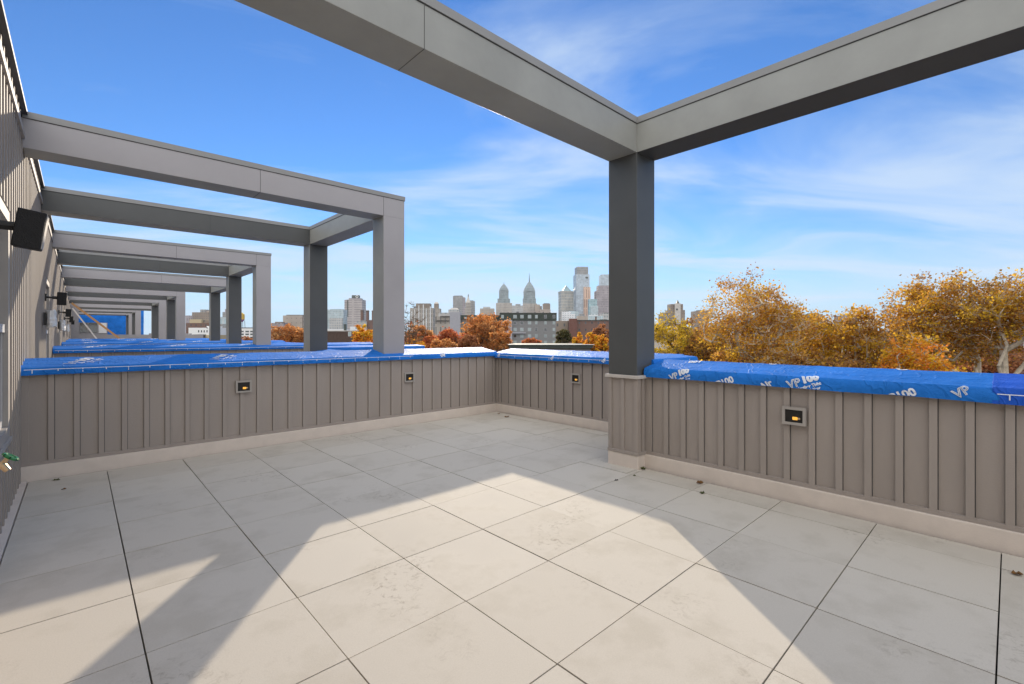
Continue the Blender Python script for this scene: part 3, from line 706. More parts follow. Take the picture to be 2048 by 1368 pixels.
c.box('shaft', 1122.4, 1148.4, 585, None, 'mellon', 50); c.box('cornice', 1121.8, 1149, 582, 585, 'mellon', 51.5, -.8); c.pyramid('pyramid_roof', 1127, 1144, 568.8, 582, 'teal', back=8); c.box('wing', 1120.5, 1130, 614, None, 'mellon', 40, -6)
c = City('skyscraper', 'tall silver glass tower with a flat stepped top, highest of the skyline', 1166, 1900, rot=.1)
c.box('shaft', 1152, 1179.4, 548.7, None, 'comcast', 50); c.box('crown', 1154.4, 1177, 534, 548.7, 'darkslab', 42, 3); c.box('crown_edge', 1155.2, 1176.2, 533, 534, 'comcast', 38, 5)
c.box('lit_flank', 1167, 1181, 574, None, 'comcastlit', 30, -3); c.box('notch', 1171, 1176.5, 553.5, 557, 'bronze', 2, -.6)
c = City('skyscraper', 'slender glass tower behind the mauve one, cut off by the pillar', 1211, 2150); c.box('shaft', 1201, 1221, 550, None, 'comcast', 40); c.box('crown', 1203, 1219, 548.5, 550, 'glassy', 30, 4)
c = City('skyscraper', 'mauve stepped tower beside the grey pillar', 1206, 1800); c.box('shaft', 1196.5, 1222, 571, None, 'mauve', 40); c.box('step', 1192.4, 1226, 581.5, None, 'mauve', 48, -3)
c = City('office_block', 'teal glass block low between the silver and mauve towers', 1186, 1700); c.box('wall', 1178, 1194, 598, None, 'teal', 30); c.box('lower_wing', 1181, 1196, 612, None, 'glassy', 26, -4)
c = City('office_block', 'white low-rise at the foot of the pyramid-roofed tower', 1143, 1200); c.box('wall', 1125, 1142, 623, None, 'white', 20); c.box('wing', 1139, 1158, 622, None, 'glassy', 24, 3); c.box('annex', 1130, 1150, 628, None, 'white', 24, -3)
c = City('office_block', 'greenhouse-like pale block below the silver tower', 1190, 900); c.box('wall', 1172, 1206, 631.5, None, 'glassy', 22); c.box('penthouse', 1180, 1196, 629, 631.5, 'white', 14, 3)
c = City('office_block', 'stepped grey and brown block under the silver tower', 1164, 800); c.box('wall', 1155, 1176, 632, None, 'beige', 14); c.box('penthouse', 1159, 1170, 627.5, 632, 'darkslab', 8, 2)
c = City('office_block', 'small pale block at the far right of the skyline by the pillar', 1212, 1000); c.box('wall', 1203, 1224, 627, None, 'pale', 20); c.box('penthouse', 1208, 1218, 625, 627, 'roofgrey', 9, 4)
# civic tower and its neighbours
c = City('civic_tower', 'pale stone clock tower topped by a small statue', 936, 1900)
c.box('lower_tower', 929.7, 942.3, 616, None, 'oldstone', 26); c.box('belfry', 931, 941, 605, 616, 'oldstone', 21, 2.5); c.pyramid('dome', 931.5, 940.5, 594, 605, 'stone', back=3.5, tip=.2); c.box('lantern', 934.8, 937.2, 592.5, 595, 'stone', 5, 10); c.pyramid('statue', 935, 937, 587.5, 592.6, 'bronze', back=10.5, tip=.4)
c = City('skyscraper', 'grey slab tower left of the civic tower', 915, 2000); c.box('shaft', 906, 925, 592, None, 'darkslab', 34); c.box('wing', 924, 929.5, 594.5, None, 'mauve', 30, 3); c.box('penthouse', 908, 924, 591, 592, 'roofgrey', 24, 4)
c = City('skyscraper', 'grey slab tower right of the civic tower', 944, 2100); c.box('shaft', 939, 949, 602, None, 'darkslab', 30); c.box('penthouse', 940, 946, 600.8, 602, 'roofgrey', 15, 4)
c = City('office_block', 'beige hotel block between the civic tower and the twin towers', 974, 1700); c.box('wall', 960, 988, 617, None, 'beige', 36); c.box('penthouse', 966, 980, 613.5, 617, 'pale', 20, 6)
c = City('office_block', 'old ornate office block with tall pale piers, left of the domed turret', 843, 1300); c.box('wall', 820, 866, 616, None, 'oldstone', 40); c.box('upper_storeys', 831, 859, 606.6, 616, 'brown', 28, 5)
for u, vt in ((823, 622), (829, 614), (837, 611), (846, 609), (852, 617), (860, 613)): c.box('pier', u, u+1.6, vt, None, 'white', 2, -2)
c = City('turret_building', 'slim domed turret on a stone block', 872, 1400); c.box('base', 865, 880, 617, None, 'oldstone', 26); c.box('turret', 867.5, 876, 607, 617, 'brown', 12, 5); c.pyramid('dome', 867.5, 876, 603.5, 607, 'stone', back=5, tip=.5)
c = City('office_block', 'pale domed hall at the foot of the grey slab tower', 906, 1300); c.box('wall', 897, 918, 619, None, 'pale', 28); c.pyramid('roof', 899, 916, 615.5, 619, 'stone', back=2, tip=.6)
c = City('office_block', 'weathered cream warehouse left of the grey apartment building', 886, 500); c.box('wall', 870, 902, 633, None, 'oldstone', 20); c.box('upper_storeys', 876, 899, 625, 633, 'pale', 14, 3); c.box('canopy', 881, 901, 632, 633.2, 'shingle', 3, -2.2); c.box('lower_canopy', 873, 899, 640.5, 641.6, 'shingle', 3, -2.2)
# left of the second pergola's pale column
c = City('skyscraper', 'banded office tower with a dark sign box on its roof', 706, 1500)
c.box('shaft', 693, 724, 599, None, 'bands', 40); c.box('corner_shaft', 688, 695, 599.5, None, 'bands', 30, 4); c.box('recess', 694.5, 696.5, 600, 634, 'bronze', 2, -.7); c.box('upper_storeys', 696, 719.5, 596, 599, 'mauve', 26, 6)
sg = c.box('sign_box', 701.8, 715.7, 590, 596, 'bronze', 14, 8); rg = MB()
for i in range(12):
    a, b = 2*math.pi*i/12, 2*math.pi*(i+1)/12; rr = 2.3*c.k
    rg.tube((c.X(712.5)+rr*math.cos(a), 7.5, c.Z(593)+rr*math.sin(a)), (c.X(712.5)+rr*math.cos(b), 7.5, c.Z(593)+rr*math.sin(b)), .6*c.k, .6*c.k, 5)
c.part(rg, 'ring_emblem', M['white'], sg); c.box('base', 688, 722, 634, None, 'bands', 44, -3)
c = City('office_block', 'glass-fronted curved block left of the banded tower', 671, 1300); c.box('wall', 655, 687, 619, None, 'glassy', 30); c.box('penthouse', 660, 682, 618, 619, 'teal', 20, 4); c.box('lower_wing', 660, 686, 636, None, 'pale', 30, -5)
for u, vt in ((723.5, 620), (734.4, 620.7), (746, 621)):
    c = City('chimney_stack', {723.5: 'dark chimney stack touching the banded tower', 734.4: 'slim dark chimney stack standing free in the middle', 746: 'wide dark stack against the pergola column'}[u], u, 700, 'chimney', 'dark stacks')
    c.box('shaft', u-2.4, u+2.4, vt, None, 'brickfar', 4); c.box('collar', u-2.7, u+2.7, vt+1.5, vt+2.6, 'bronze', 4.6, -.3)
c = City('power_house', 'low pale plant building under the chimney stacks', 727, 600); c.box('wall', 713, 733, 643, None, 'pale', 12); c.box('wing', 730, 750, 640, None, 'brickfar', 12, 3); c.pyramid('roof', 718, 732, 640, 643, 'roofgrey', back=2, tip=.5)
c = City('brick_building', 'dark brick block with one small window, behind the second pergola', 679, 90); b_ = c.box('wall', 648, 706, 662.5, None, 'brick', 6); c.box('parapet', 647.5, 706.5, 661, 662.6, 'stone', 6.2, -.1); c.win(b_, 699.5, 668, 6, 9, 0); c.box('vent', 680, 684, 648, 661, 'greenroof', .5, 2)
c = City('roof_shed', 'white rooftop sheds beyond the dark brick block', 672, 200); c.box('wall', 655, 690, 658, None, 'white', 8); c.box('hut', 697, 712, 653, None, 'white', 6, 2)
# farther left
c = City('office_block', 'stepped grey masonry block, leftmost of the distant ones', 402, 1100); c.box('wall', 384, 420, 624.5, None, 'brown', 36); c.box('upper_storeys', 396, 406.5, 618.7, 624.5, 'darkslab', 14, 8); c.box('wing', 410, 424, 621, None, 'beige', 22, 5); c.box('low_wing', 371, 386, 631, None, 'mauve', 26)
c = City('office_block', 'tan and brick warehouses stacked behind the white house', 397, 420); c.box('wall', 372, 424, 646, None, 'brickfar', 16); c.box('upper_storeys', 376, 400, 638.5, 646, 'tan', 10, 2); c.box('penthouse', 398, 418, 640, 646, 'brown', 8, 4)
c = City('white_house', 'white rendered house with a row of four windows', 399, 140); b_ = c.box('wall', 377, 424, 655.5, None, 'white' if False else M['white'], 7)
c.box('stair_tower', 409, 424, 652, 655.4, M['white'], 4, 1)
for u in (397.5, 403.2, 408.7, 414.3): c.win(b_, u, 662.5, 2.4, 4.6, 0, 'glass', 'vinyl')
c.win(b_, 414.5, 655.6, 2, 2.6, -.01, 'glass', 'vinyl'); c.box('red_annex', 369, 377, 657, None, 'brickfar', 5, 1)
c = City('gabled_house', 'small tan gabled house in front of the white one', 399, 100); c.box('wall', 376, 424, 670, None, 'tan', 6); c.gable('roof', 387, 411, 668.5, 675, 'shingle', 4, -2); c.box('porch', 388, 410, 675, None, 'tan', 2, -1.6)
c = City('office_block', 'stepped tower block seen in the gap between two dark columns', 448, 1200); c.box('wall', 445, 462, 624, None, 'darkslab', 24); c.box('upper_storeys', 448, 460, 618, 624, 'mauve', 16, 4)
c = City('warehouse', 'blue-grey warehouse in the gap between two dark columns', 446, 300); c.box('wall', 436, 458, 634, None, 'glassy', 10); c.box('lower_wall', 434, 460, 648, None, 'darkslab', 8, -2)
c = City('water_tower', 'yellow and purple rooftop water tank on a thin leg frame', 484, 500, 'water tower')
tk = MB().tube((0, 0, c.Z(639)), (0, 0, c.Z(629)), 2.6, 2.6, 14, True).tube((0, 0, c.Z(629)), (0, 0, c.Z(625)), 2.7, .1, 14); c.part(tk, 'tank', M['yellow']); c.part(MB().tube((0, 0, c.Z(644)), (0, 0, c.Z(639.01)), .8, 2.6, 14, True), 'tank_bottom', M['purple'])
for sx_ in (-1, 1):
    for sy_ in (-1, 1): c.part(MB().tube((3*sx_, 3*sy_, 0), (1.8*sx_, 1.8*sy_, c.Z(641)), .25, .25, 6), 'leg', M['bronze'])
c = City('loft_building', 'white loft building with big gridded windows', 499, 200); b_ = c.box('wall', 470, 545, 656, None, M['white'], 10)
for u in (484, 494.5, 504, 515, 528, 540):
    for v in (663, 668.5, 675): c.win(b_, u, v, 7.5, 3.6, 0, 'glass', 'vinyl')
c.box('parapet', 469.6, 545.4, 655, 656.1, 'brick', 10.4, -.2)
c = City('apartment_block', 'beige apartment block with square windows, above the orange tree', 588, 700); c.box('wall', 566, 604, 631, None, 'beige', 28); c.box('penthouse', 570, 602, 629.3, 631, 'roofgrey', 20, 4); c.box('wing', 601, 616, 631.5, None, 'bands', 20, 4)
c = City('apartment_block', 'low grey block at the left foot of the beige one', 555, 650); c.box('wall', 542, 567, 646, None, 'mauve', 20); c.box('upper_storeys', 547, 560, 643.5, 646, 'brown', 10, 4)
# mid-distance apartment building with green mansard
c = City('apartment_building', 'grey apartment building with a dark green mansard floor and rows of windows', 1060, 220, rot=.04)
W = c.box('wall', 1001, 1112.5, 640.5, None, 'stucco', 14)
ms = c.part(MB().box((c.X(1000), -.35, c.Z(641)), (c.X(1113.5), 14.3, c.Z(626.5))), 'mansard', M['greygreen'])
c.part(MB().box((c.X(999.5), -.5, c.Z(626.5)+.002), (c.X(1114), 14.5, c.Z(625.6))), 'roof_edge', M['shingle'])
for vi, v in enumerate((633.4, 645.6, 659, 672, 684.5)):
    for ui, u in enumerate((1005, 1030, 1043.7, 1059, 1072.6, 1091, 1108)):
        if ui in (0,) and vi > 1: continue
        wd = 7 if ui in (1, 2, 3) else 5.4
        c.win(ms if vi == 0 else W, u, v, wd, 7 if vi in (0, 1) or ui < 5 else 6.2, -.36 if vi == 0 else 0, 'glass' if (ui*3+vi*5) % 7 in (1, 4) else 'paleglass', 'stucco_l')
c.box('pale_bay', 1008, 1024, 640, None, 'stucco_l', 1.5, -1.55); c.box('balcony_frame', 1024.2, 1051, 664.5, 667, 'stucco_l', 1.2, -1.25)
c.box('left_block', 921, 1000, 630, None, 'brown', 12, 2.5); c.box('stair_tower', 900, 921, 624.3, None, 'stucco_l', 9, 1); c.box('left_mansard', 920.6, 999, 630.2, 638, 'greygreen', 1, 1.4)
for u in (931, 944): c.win(W, u, 636, 5, 4, 1.36, 'paleglass', 'stucco_l'); c.win(W, u, 647, 5, 5, 2.5, 'glass', 'stucco_l')
for u, w1, h1 in ((1015, 3, 2.2), (1034, 5, 3), (1052, 1.2, 4.5), (1070, 4, 2.2), (1088, 2, 3.2), (1101, 3.5, 2)):
    c.box('roof_vent', u, u+w1, 625.6-h1, 625.62, 'roofgrey' if w1 > 1.5 else 'stucco_l', w1*c.k, 5)
c = City('brick_factory', 'long brick factory with a red end wall, right of the grey apartments', 1165, 330); c.box('wall', 1137, 1225, 641, None, 'brickfar', 16); c.box('brown_wing', 1112, 1139, 641.5, None, 'brown', 18, 3); c.box('red_end', 1137.5, 1153, 637.5, None, 'brick' if False else mat('red brick', (.15,.07,.055), .9, .2, 1), 3, -3.1); c.box('cornice', 1153, 1226, 640, 641.1, 'greenroof', 17, -.6); c.box('roof_hut', 1203, 1216, 638.5, 640, 'shingle', 6, 3)
c = City('garage_building', 'low grey-green roofed building with a white edge, just over the far parapet', 1110, 60); c.box('wall', 1022, 1182, 696, None, 'stucco', 9, .5); c.box('roof', 1018, 1186, 689.5, 696, 'greenroof', 10, 0); c.box('roof_edge', 1016, 1188, 688.6, 689.6, M['white'], .3, -.32)
# rooftop plant on the mid-distance roofs
c = City('brick_chimney', 'thin brick chimney over the brick factory roof', 1192, 330, 'chimney'); c.box('shaft', 1190.6, 1193.4, 633, None, 'brickfar', 1); c.box('collar', 1190.2, 1193.8, 633, 633.8, 'shingle', 1.3, -.15)
# right of the pillar
c = City('clock_building', 'stepped masonry block with a white clock face front and small spire', 1354, 1100); c.box('wall', 1339, 1370, 620, None, 'brown', 30); c.box('upper_storeys', 1342, 1367, 608, 620, 'brown', 24, 3); fr = c.box('white_front', 1349, 1360, 607, None, M['stone'], 4, -4.1); c.pyramid('spire', 1352.2, 1357.8, 599.8, 607, 'bronze', back=-4, tip=.08)
ck = MB().tube((c.X(1352.7), -4.5, c.Z(619)), (c.X(1352.7), -4.1, c.Z(619)), 2.4, 2.4, 16, True); c.part(ck, 'clock_face', M['bronze'], fr)
c = City('office_block', 'small grey block left of the clock building', 1330, 1000); c.box('wall', 1322, 1338, 628, None, 'darkslab', 18); c.box('penthouse', 1326, 1334, 626.5, 628, 'brown', 8, 3)
for i, (u0, u1, vt, m_, lab) in enumerate(((1393, 1416, 622, 'brown', 'brown block half hidden by the tall golden tree'), (1556, 1582, 630, 'beige', 'beige block in the dip right of the tall golden tree'), (1618, 1646, 628, 'brown', 'dull block seen over the low trees'), (1684, 1706, 631, 'mauve', 'grey block rising over the low trees, rightmost but one'), (1706, 1742, 643, 'pale', 'pale low block beside the rightmost dull block'), (1850, 1900, 640, 'brickfar', 'brick block glimpsed through the right-hand trees'))):
    c = City('office_block', lab, (u0+u1)/2, 700+60*i); c.box('wall', u0, u1, vt, None, m_, 22); c.box('penthouse', u0+6, u1-5, vt-2, vt, 'roofgrey', 10, 4)
# houses below the trees on the right
for i, (u0, u1, vt, d, m_, lab) in enumerate(((1460, 1540, 694, 75, 'white', 'white-trimmed row house behind the golden tree trunks'), (1560, 1650, 712, 62, 'brick', 'dark brick house deep behind the low trees'), (1690, 1800, 706, 55, 'greenroof', 'dark roofed house under the yellow leaves'), (1850, 1960, 700, 60, 'brick', 'brick house behind the white sycamore trunks'), (1985, 2090, 672, 48, 'brickfar', 'red brick house at the right picture edge'))):
    c = City('brick_house', lab, (u0+u1)/2, d, 'house'); b_ = c.box('wall', u0, u1, vt, None, m_ if m_ != 'white' else M['white'], 8); c.box('cornice', u0-1, u1+1, vt-3, vt, 'stone', 8.4, -.2)
    for u in np.linspace(u0+14, u1-14, 4): c.win(b_, u, vt+16, 9, 15, 0, 'glass', 'white')

# ------------------------------------------------------------------ trees
def leafmat(name):
    m, nt, p = newmat(name); L = nt.links.new
    a = N(nt, 'ShaderNodeAttribute', attribute_name='Col')
    out = nt.nodes['Material Output']
    di = N(nt, 'ShaderNodeBsdfDiffuse'); tr = N(nt, 'ShaderNodeBsdfTranslucent'); mx = N(nt, 'ShaderNodeMixShader')
    mx.inputs[0].default_value = .5
    L(a.outputs['Color'], di.inputs[0]); L(a.outputs['Color'], tr.inputs[0]); L(di.outputs[0], mx.inputs[1]); L(tr.outputs[0], mx.inputs[2]); L(mx.outputs[0], out.inputs[0])
    return m
LM = leafmat('autumn leaves')
M['bark'] = mat('bark', (.14,.095,.06), .9, .35, 6, stretch=(1,1,.4))
M['pale_bark'] = mat('sycamore bark', (.50,.43,.33), .8, .35, 3)
PAL = {
 'gold': [(.72,.42,.04), (.60,.29,.04), (.44,.21,.05), (.30,.15,.06), (.78,.52,.05), (.52,.30,.09)],
 'brown': [(.46,.23,.07), (.36,.18,.07), (.55,.30,.06), (.28,.14,.06), (.68,.40,.05)],
 'yellow': [(.70,.50,.05), (.62,.42,.04), (.50,.36,.06), (.40,.27,.05)],
 'orange': [(.72,.33,.10), (.62,.26,.08), (.50,.20,.07), (.74,.44,.19), (.42,.18,.07)],
 'red': [(.62,.17,.07), (.52,.15,.07), (.66,.26,.08), (.40,.12,.06)],
 'rust': [(.50,.22,.10), (.42,.17,.08), (.58,.29,.12), (.33,.15,.08)],
 'olive': [(.12,.12,.05), (.09,.09,.04), (.15,.13,.05), (.10,.07,.04)],
 'flame': [(.80,.45,.04), (.76,.34,.05), (.78,.55,.05), (.78,.28,.06)],
}
def tree(name, label, uc, d, vtop, vbot, wpx, pal, leaves, leaf_size, bark='bark', nodes=150, group='autumn trees', seed=0, sparse=0, trunk_r=None, shape=1.0, sig=None, lean=0):
    rr = np.random.default_rng(seed+100); k = d/FPX
    base = at(uc, HV, d); base.z = GZ
    ztop = CAM.z+(HV-vtop)*k; zbot = max(GZ+2.0, CAM.z+(HV-vbot)*k); rx = wpx*k/2; rz = (ztop-zbot)/2; cz = (ztop+zbot)/2
    t = thing(name, base, label, 'tree', group)
    lv = HR*(lean*k); c = np.array([lv.x, lv.y, cz-GZ])
    # attractors in a lumpy ellipsoid
    A = []
    while len(A) < nodes:
        p = rr.normal(size=3); p /= np.linalg.norm(p); q = rr.random()**(1/2.4)
        lump = 1+.42*noise.noise(Vector(p*1.9+seed*3.3))+.22*noise.noise(Vector(p*4+seed))
        wz = 1 if p[2] > 0 else shape
        A.append(c+np.array([p[0]*rx, p[1]*rx*.9, p[2]*rz*wz])*q*lump*.93)
    A = np.array(A); A = A[A[:, 2] > 1.5]
    th = max(2.5, (cz-rz*.75)-GZ)
    pts = [np.zeros(3)]; par = [-1]
    nst = 6; wob = rr.normal(0, .05*rx, 2)
    for i in range(1, nst+1):
        f = i/nst; pts.append(np.array([wob[0]*f*f, wob[1]*f*f, th*f])); par.append(i-1)
    nl = 4 if bark == 'pale_bark' else 3; a0_ = rr.random()*6.28; top_i = nst
    for q in range(nl):
        an = a0_+q*6.283/nl+rr.normal(0, .25); up_ = rr.uniform(.1, .55); tgt = c+np.array([math.cos(an)*rx*.52, math.sin(an)*rx*.48, rz*up_])
        st = top_i-(q % 2); prev = st; a_ = pts[st].copy()
        for s_ in range(1, 6):
            f = s_/5; pts.append(a_+(tgt-a_)*f+np.array([0, 0, .16*np.linalg.norm(tgt-a_)*math.sin(math.pi*f)*(-.4)])+rr.normal(0, .03*rx, 3)); par.append(prev); prev = len(pts)-1
    A = A[np.argsort(np.linalg.norm(A-pts[nst], axis=1))]
    ok0 = nst-1; tips = []
    for p in A:
        P = np.array(pts[ok0:]); dv = p-P; dist = np.linalg.norm(dv, axis=1)
        cost = dist+.25*np.maximum(0, -dv[:, 2])*2
        j = int(np.argmin(cost))+ok0; n = max(1, int(np.linalg.norm(p-pts[j])/(.22*rx+.3)))
        a = pts[j]; prev = j
        bow = rr.normal(0, .06, 3)*np.linalg.norm(p-a)
        for s_ in range(1, n+1):
            f = s_/n; pts.append(a+(p-a)*f+bow*math.sin(math.pi*f)+np.array([0, 0, .06*np.linalg.norm(p-a)*math.sin(math.pi*f)])); par.append(prev); prev = len(pts)-1
        tips.append(prev)
    cnt = np.ones(len(pts))
    for i in range(len(pts)-1, 0, -1):
        if par[i] >= 0: cnt[par[i]] += cnt[i]
    tr = trunk_r or .02*(ztop-GZ)
    rad = np.maximum(.012 if d < 50 else .02, tr*(cnt/cnt[0])**.5)
    mb = MB()
    for i in range(1, len(pts)):
        mb.tube(pts[i], pts[par[i]], rad[i], min(rad[par[i]], rad[i]*1.35) if i > nst else rad[par[i]], 8 if rad[i] > .05 else 4)
    # fine twigs
    for j in tips:
        for q in range(6 if not sparse else 8):
            dirv = rr.normal(size=3); dirv[2] = abs(dirv[2])*.7; dirv /= np.linalg.norm(dirv); mb.tube(pts[j], pts[j]+dirv*rx*(.15 if not sparse else .22)*rr.uniform(.6, 1.3), .008+.00022*d, .004+.0001*d, 3)
    o = mb.build('trunk', bark, None, smooth=True); o.parent = t
    if leaves <= 0: return t
    P = np.array(pts); tp = P[tips]; w_ = rr.random(len(tips))*.8+.35
    if sparse: w_ *= (rr.random(len(tips)) < (1-sparse))
    w_ /= w_.sum(); idx = rr.choice(len(tips), leaves, p=w_)
    sg = sig or rx*.085
    C = tp[idx]+rr.normal(0, 1, (leaves, 3))*sg*np.array([1, 1, .75])
    a = rr.normal(size=(leaves, 3)); a /= np.linalg.norm(a, axis=1)[:, None]
    b = np.cross(a, rr.normal(size=(leaves, 3))); b /= np.linalg.norm(b, axis=1)[:, None]
    L_ = leaf_size*(.6+.8*rr.random(leaves))[:, None]
    nrm = np.cross(a, b)
    V = np.stack([C-a*L_*.5, C+b*L_*.42+nrm*L_*.12, C+a*L_*.5, C-b*L_*.42+nrm*L_*.12], 1).reshape(-1, 3)
    me = bpy.data.meshes.new('crown'); me.vertices.add(len(V)); me.vertices.foreach_set('co', V.ravel())
    me.loops.add(leaves*4); me.loops.foreach_set('vertex_index', np.arange(leaves*4)); me.polygons.add(leaves)
    me.polygons.foreach_set('loop_start', np.arange(leaves)*4); me.polygons.foreach_set('loop_total', np.full(leaves, 4))
    pc = np.array(PAL[pal]); tipc = pc[rr.integers(0, len(pc), len(tips))]
    cl = tipc[idx]*.55+pc[rr.integers(0, len(pc), leaves)]*.45; cl *= (.75+.5*rr.random(leaves))[:, None]
    ca = me.color_attributes.new('Col', 'FLOAT_COLOR', 'POINT'); full = np.ones((leaves*4, 4)); full[:, :3] = np.repeat(cl, 4, 0)
    ca.data.foreach_set('color', full.ravel()); me.materials.append(LM); me.update(calc_edges=True); me.validate()
    o = bpy.data.objects.new('crown', me); COL.objects.link(o); o.parent = t
    return t
TREES = [
 # name, label, uc, d, vtop, vbot, wpx, palette, leaves, leaf size, kw
 ('sycamore_tree', 'tall golden sycamore rising highest just right of the pillar', 1510, 36, 558, 760, 250, 'gold', 19000, .15, dict(bark='pale_bark', nodes=280, seed=1)),
 ('sycamore_tree', 'tall golden sycamore with white limbs near the right edge', 1950, 30, 536, 745, 225, 'gold', 19000, .135, dict(bark='pale_bark', nodes=280, seed=2, lean=-72, trunk_r=.24)),
 ('sycamore_tree', 'sycamore with thick white forked trunk, cut by the right picture edge', 2012, 26, 540, 725, 240, 'gold', 16000, .125, dict(bark='pale_bark', nodes=240, seed=3, trunk_r=.22, lean=45)),
 ('yellow_tree', 'bright yellow tree directly right of the pillar', 1350, 48, 628, 800, 165, 'yellow', 10000, .22, dict(nodes=170, seed=4)),
 ('brown_tree', 'brown-leaved tree below and left of the tallest golden sycamore', 1430, 44, 640, 800, 130, 'brown', 8000, .2, dict(nodes=150, seed=5)),
 ('golden_tree', 'gold tree in the dip right of the tallest golden sycamore', 1610, 40, 612, 800, 190, 'gold', 12500, .2, dict(bark='pale_bark', nodes=190, seed=6)),
 ('golden_tree', 'low golden tree in the middle of the right-hand trees', 1725, 36, 618, 800, 190, 'gold', 12500, .18, dict(bark='pale_bark', nodes=190, seed=7)),
 ('bare_tree', 'nearly bare twiggy tree left of the white-limbed sycamore', 1800, 42, 606, 760, 150, 'brown', 900, .16, dict(nodes=200, seed=8, sparse=.5)),
 ('golden_tree', 'yellow-leaved tree low in front of the white-limbed sycamore', 1830, 25, 672, 820, 150, 'flame', 8000, .14, dict(bark='pale_bark', nodes=150, seed=9)),
 ('brown_tree', 'dark brown tree low under the right-edge sycamore', 1965, 34, 668, 820, 180, 'rust', 9000, .18, dict(nodes=150, seed=10)),
 ('brown_tree', 'low brown tree at the bottom right of the tallest sycamore', 1560, 30, 690, 830, 150, 'brown', 7500, .16, dict(bark='pale_bark', nodes=150, seed=11)),
 ('golden_tree', 'low golden tree just over the blue parapet, left of centre on the right side', 1450, 33, 694, 830, 140, 'gold', 7000, .17, dict(nodes=150, seed=12)),
 ('brown_tree', 'low russet tree over the blue parapet, middle of the right side', 1670, 28, 700, 830, 150, 'brown', 7500, .15, dict(nodes=150, seed=13)),
 ('orange_tree', 'large round orange-brown tree in front of the grey apartments', 968, 85, 624, 715, 100, 'orange', 11000, .34, dict(nodes=170, seed=20)),
 ('orange_tree', 'peach-leaved tree at the lower right of the large orange-brown one', 1000, 70, 655, 720, 50, 'orange', 5000, .28, dict(nodes=100, seed=21)),
 ('red_tree', 'low red-brown tree left of the large orange-brown one', 898, 75, 658, 715, 86, 'red', 8000, .28, dict(nodes=120, seed=22)),
 ('brown_tree', 'ochre tree beside the second pergola column', 838, 80, 648, 715, 74, 'orange', 7000, .3, dict(nodes=120, seed=23)),
 ('red_tree', 'bright red-orange small tree between the ochre and red-brown trees', 862, 68, 668, 715, 40, 'red', 3500, .26, dict(nodes=90, seed=24)),
 ('bare_tree', 'bare tree with a few red leaves against the pergola column', 822, 50, 604, 720, 60, 'red', 60, .25, dict(nodes=110, seed=25, sparse=.9, trunk_r=.09)),
 ('red_tree', 'red and yellow tree in the gap between two pergola columns', 728, 75, 653, 712, 50, 'flame', 6000, .28, dict(nodes=110, seed=26)),
 ('orange_tree', 'wide ochre-orange tree seen between the third and second pergolas', 585, 110, 644, 705, 95, 'orange', 8000, .42, dict(nodes=130, seed=27)),
 ('red_tree', 'low rust tree in front of the white loft building', 500, 120, 672, 705, 60, 'rust', 3500, .42, dict(nodes=90, seed=28)),
 ('flame_tree', 'orange-yellow tree left of three by the pillar', 1158, 70, 666, 715, 32, 'flame', 4000, .26, dict(nodes=90, seed=29)),
 ('flame_tree', 'bright yellow tree in the middle of three by the pillar', 1182, 62, 662, 715, 32, 'flame', 4000, .24, dict(nodes=90, seed=30)),
 ('flame_tree', 'golden tree touching the pillar, rightmost of three', 1202, 66, 669, 715, 34, 'flame', 4000, .25, dict(nodes=90, seed=31)),
 ('red_tree', 'dull red tree behind the three yellow ones', 1200, 110, 649, 700, 46, 'rust', 5000, .4, dict(nodes=110, seed=32)),
 ('olive_tree', 'dark olive tree between the grey apartments and the brick factory', 1128, 160, 657, 695, 36, 'olive', 4000, .55, dict(nodes=90, seed=33)),
 ('red_tree', 'small maroon tree at the foot of the grey apartments', 1062, 150, 676, 695, 40, 'red', 2500, .45, dict(nodes=70, seed=34)),
 ('rust_tree', 'low rust tree overlapping the lower left of the large orange-brown one', 938, 66, 668, 715, 52, 'rust', 5000, .27, dict(nodes=100, seed=35)),
 ('orange_tree', 'low peach tree just over the parapet, under the red-brown one', 888, 60, 678, 715, 56, 'orange', 4500, .25, dict(nodes=100, seed=36)),
 ('gold_tree', 'low golden tree at the foot of the pergola column', 830, 62, 675, 715, 44, 'flame', 3500, .24, dict(nodes=80, seed=37)),
 ('far_tree', 'hazy brown tree farther back, behind the yellow tree by the pillar', 1400, 95, 640, 720, 110, 'brown', 5000, .4, dict(nodes=110, seed=40)),
 ('far_tree', 'farther brown tree behind the dip of the right-hand trees', 1590, 90, 648, 720, 110, 'rust', 5000, .4, dict(nodes=110, seed=41)),
 ('far_tree', 'farther gold-brown tree behind the low golden tree', 1700, 85, 652, 720, 120, 'brown', 5000, .38, dict(nodes=110, seed=42)),
 ('far_tree', 'farther dark tree behind the white-limbed sycamore', 1840, 80, 642, 720, 130, 'rust', 5500, .36, dict(nodes=110, seed=43)),
 ('far_tree', 'farther rust tree behind the right-edge sycamore', 2000, 75, 640, 720, 140, 'rust', 5500, .36, dict(nodes=110, seed=44)),
]
for nm, lab, uc, d, vt, vb, wpx, pal, lv, ls, kw in TREES: tree(nm, lab, uc, d, vt, vb, wpx, pal, lv, ls, **kw)

